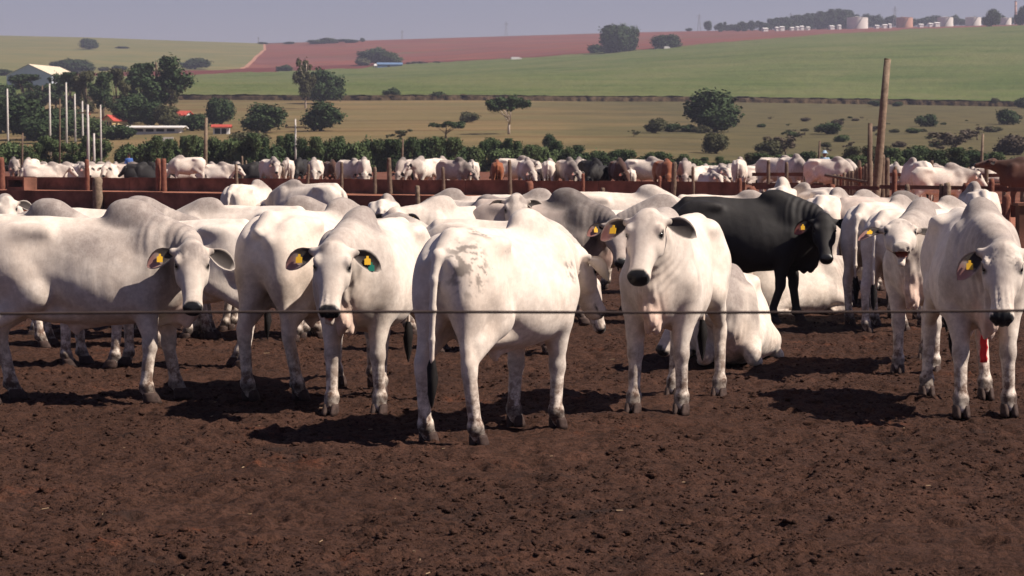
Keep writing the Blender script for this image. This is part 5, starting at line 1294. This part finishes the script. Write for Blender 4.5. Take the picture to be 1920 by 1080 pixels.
for (px, c, h, pr, sc, off) in [(508, W, -60, 2, .97, 3), (540, W, 100, 0, .95, 4), (566, K_, -100, 0, .93, 8), (592, W, -95, 1, .95, 3), (620, D_, -70, 0, .88, 6), (656, W, -50, 3, .95, 3), (683, W, -85, 0, .98, 2.5), (762, G_, -110, 0, .95, 5), (778, K_, -80, 3, .95, 6), (798, W, -120, 2, .98, 3), (824, W, 70, 0, .97, 7), (850, G_, -40, 1, .95, 2.5), (886, W, 95, 3, .90, 4),
                                (932, R_, 92, 0, .90, 3), (966, W, -20, 2, .97, 6), (986, W, -80, 1, .95, 2.5), (1008, W, -90, 0, .75, 3), (1030, W, 85, 0, .93, 3), (1062, G_, -70, 1, .95, 3), (1088, G_, -100, 0, .95, 6), (1108, K_, -60, 0, .93, 4), (1124, K_, -120, 3, .80, 3), (1158, D_, -80, 1, .93, 3), (1182, W, 90, 0, .70, 3), (1207, W, -20, 2, .95, 5), (1244, R_, -75, 3, .93, 3), (1284, G_, -95, 0, .93, 4), (1386, W, 80, 0, .95, 5), (1330, W, -70, 4, .9, 14)]:
    far_cow(pr, px, S_BACK + off - .6, h, c, names[id(c)], GF, sc)
far_cow(0, 352, S_BACK + 10, 184, W, 'white cow standing broadside alone in front of the tall brown pole', None, 1.0, nm='cow')
GR = 'cattle resting in the far left pens'
for (px, Y, c, h, pr) in [(28, 125, G_, -80, 1), (60, 124, W, -100, 3), (84, 122, W, 10, 4), (96, 130, W, 170, 4), (112, 128, W, 20, 4), (140, 134, W, -30, 4), (150, 126, W, -60, 4), (176, 132, W, 15, 4), (186, 130, W, 200, 4), (198, 138, W, -50, 4), (206, 128, W, -90, 4), (218, 134, W, 100, 4), (236, 130, G_, 10, 4), (250, 136, G_, 180, 4), (270, 126, K_, 5, 4), (284, 126, K_, 190, 4), (392, 132, W, -60, 4), (404, 128, W, -10, 4), (430, 140, K_, 10, 4), (446, 136, W, -80, 4), (470, 134, K_, 0, 4), (482, 138, W, -60, 4), (492, 130, K_, 185, 4), (336, 138, G_, 10, 4), (380, 140, W, -100, 4)]:
    lb = {id(W): 'white cow resting in the far pens at left', id(G_): 'greyish cow resting in the far pens at left', id(K_): 'black cow lying in the far pens at left'}[id(c)]
    if pr != 4: lb = 'cow standing at the extreme left beyond the feed box' if px < 50 else 'cow standing beyond the feed box near the thin posts'
    far_cow(pr, px, 0, h, c, lb, None if pr != 4 else GR, .95 if pr != 4 else 1.25, Y)
GM = 'white cattle resting right of the thick back post'
for (px, Y) in [(1308, 118), (1322, 122), (1346, 116), (1358, 124), (1366, 118), (1410, 122), (1424, 118), (1432, 126), (1340, 130), (1400, 130), (1730, 128), (1745, 132), (1690, 124), (1880, 130), (1868, 126), (1855, 134)]:
    far_cow(4, px, 0, random.uniform(0, 360), W, 'white cow resting far off between the posts at the right', GM, 1.15, Y)
for (px, s, h, pr, c, sc, lb) in [(1456, 93, -40, 3, W, 1.0, 'white cow left of a pair with lowered necks before the row of stakes'), (1484, 91, -70, 1, W, 1.02, 'white cow right of a pair with lowered necks before the row of stakes'), (1552, 88, -30, 3, W, 1.0, 'white cow bending down behind the middle of the row'), (1578, 90, -60, 0, W, .92, 'small white cow right of the one bending behind stakes'),
                                  (1718, 78.5, 100, 0, W, 1.02, 'white cow with its rump toward us behind the big broadside one'), (1762, 74, 6, 2, W, .95, 'large white cow standing broadside in the alley right of the leaning post'), (1676, 96, -90, 1, W, .8, 'small white cow peeping out right of the leaning post')]:
    far_cow(pr, px, s, h, c, lb, None, sc)
put_y = 58.0; x = (1936 - 960) / FPX * (put_y + 6)
rb_ = make_animal('cow', 'brown cow with a curled grey poll raising its head at the right edge', cow_parts(vox=.028, npit=30, hp=-12, hump=1.0, coat=M_BRINDLE, seed=77, ear_droop=0), 'cow'); rb_.location = (x, put_y, gz(x, put_y) + .35); rb_.rotation_euler = (0, 0, math.radians(165)); rb_.scale = (1.05,) * 3
rb_.location = (x, put_y + 6, gz(x, put_y + 6))

# ---- two people far off among the pens
def person(px, Y, label, shirt, trousers, rz):
    x = (px - 960) / FPX * Y; root = empty('person', (x, Y, gz(x, Y)), rz); tag(root, label, 'person'); F = Field((-.45, -.4, -.02), (.45, .4, 1.85), .022)
    F.ell((0, 0, 1.62), (.085, .10, .125), k=.02); F.ell((0, -.095, 1.60), (.015, .03, .02), k=.02); F.cone((0, 0, 1.40), (0, 0, 1.52), .055, .052, k=.04)
    F.loft((0, 0, 1.1), (0, 0, 1), (0, 1, 0), [(-.20, .15, .10, .10), (0, .14, .10, .10), (.2, .17, .11, .11), (.32, .15, .09, .09), (.37, .06, .05, .05)], k=.04)
    for s in (1, -1):
        F.cone((s * .17, 0, 1.40), (s * .23, .02, 1.12), .055, .043, k=.04); F.cone((s * .23, .02, 1.12), (s * .22, -.12, .92), .042, .03, k=.02); F.ell((s * .215, -.15, .87), (.035, .04, .05), k=.02)
        for q in range(4): F.cone((s * .215 - .02 + .013 * q, -.165, .86), (s * .215 - .02 + .013 * q, -.175, .80 - .008 * (q % 3)), .010, .008, k=.008)
        F.cone((s * .09, 0, .92), (s * .10, 0, .50), .088, .06, k=.05); F.cone((s * .10, 0, .50), (s * .10, .02, .10), .058, .042, k=.03); F.cone((s * .10, .03, .05), (s * .10, -.12, .035), .05, .04, k=.03)
    V, Q = F.mesh(); cz = V[Q].mean(1); reg = np.where((cz[:, 2] > .93) & (cz[:, 2] < 1.46) & ~((np.abs(cz[:, 0]) > .19) & (cz[:, 2] < 1.12)), 1, np.where((cz[:, 2] < .93) & (np.abs(cz[:, 0]) < .19) & (cz[:, 2] > .07), 2, np.where(cz[:, 2] < .07, 3, 0)))
    link('body', npmesh('body', V, Q, simple('skin', (.30, .17, .11), .6, .3, .1, 5, 0)), root)
    for r_id, nm, m in ((1, 'shirt', shirt), (2, 'trousers', trousers), (3, 'boots', M_TAIL)):
        q = Q[reg == r_id]; u, inv = np.unique(q, return_inverse=True); pts = V[u]; c = pts.mean(0)
        nrm_ = np.zeros_like(V); fn = np.cross(V[Q[:, 1]] - V[Q[:, 0]], V[Q[:, 2]] - V[Q[:, 0]])
        for j in range(4):
            for a in range(3): nrm_[:, a] += np.bincount(Q[:, j], fn[:, a], len(V))
        nn = nrm_[u] / np.linalg.norm(nrm_[u], axis=1)[:, None]; link(nm, npmesh(nm, pts + nn * .012, inv.reshape(-1, 4), m), root)
    vs, fs = tube([(0, 0, 1.66), (0, 0, 1.675), (0, 0, 1.68), (0, 0, 1.76), (0, 0, 1.79)], [.18, .17, .10, .09, .05], 16); link('hat', pymesh('hat', vs, fs, shirt if px > 1000 else M_TAIL), root)
person(243, 133, 'person in a blue shirt standing among the resting cattle at left', simple('blue_shirt', (.07, .15, .42), .8, .2, .1, 8, 0), simple('dark_trousers', (.03, .03, .05), .8, .2, .1, 8, 0), .3)
person(1545, 100, 'person in a pale blue shirt and hat behind the row of stakes', simple('pale_blue_shirt', (.35, .48, .62), .8, .2, .1, 8, 0), simple('brown_trousers', (.10, .07, .05), .8, .2, .1, 8, 0), -.3)

# ------------------------------------------------------------------ haze
hz = link('haze', pymesh('haze', *box(-2600, 2600, -60, 5300, -75, 260), None, False)); tag(hz, None, None, None, 'stuff'); hz['label'] = 'thin bluish haze over the distant hills'
hm = bpy.data.materials.new('haze'); hm.use_nodes = True; hn = hm.node_tree.nodes; hn.clear(); ho = hn.new('ShaderNodeOutputMaterial'); hv = hn.new('ShaderNodeVolumePrincipled')
hv.inputs['Color'].default_value = (0.72, 0.74, 0.95, 1); hv.inputs['Density'].default_value = 0.00017; hv.inputs['Anisotropy'].default_value = 0.2; hm.node_tree.links.new(hv.outputs[0], ho.inputs['Volume']); hz.data.materials.append(hm)
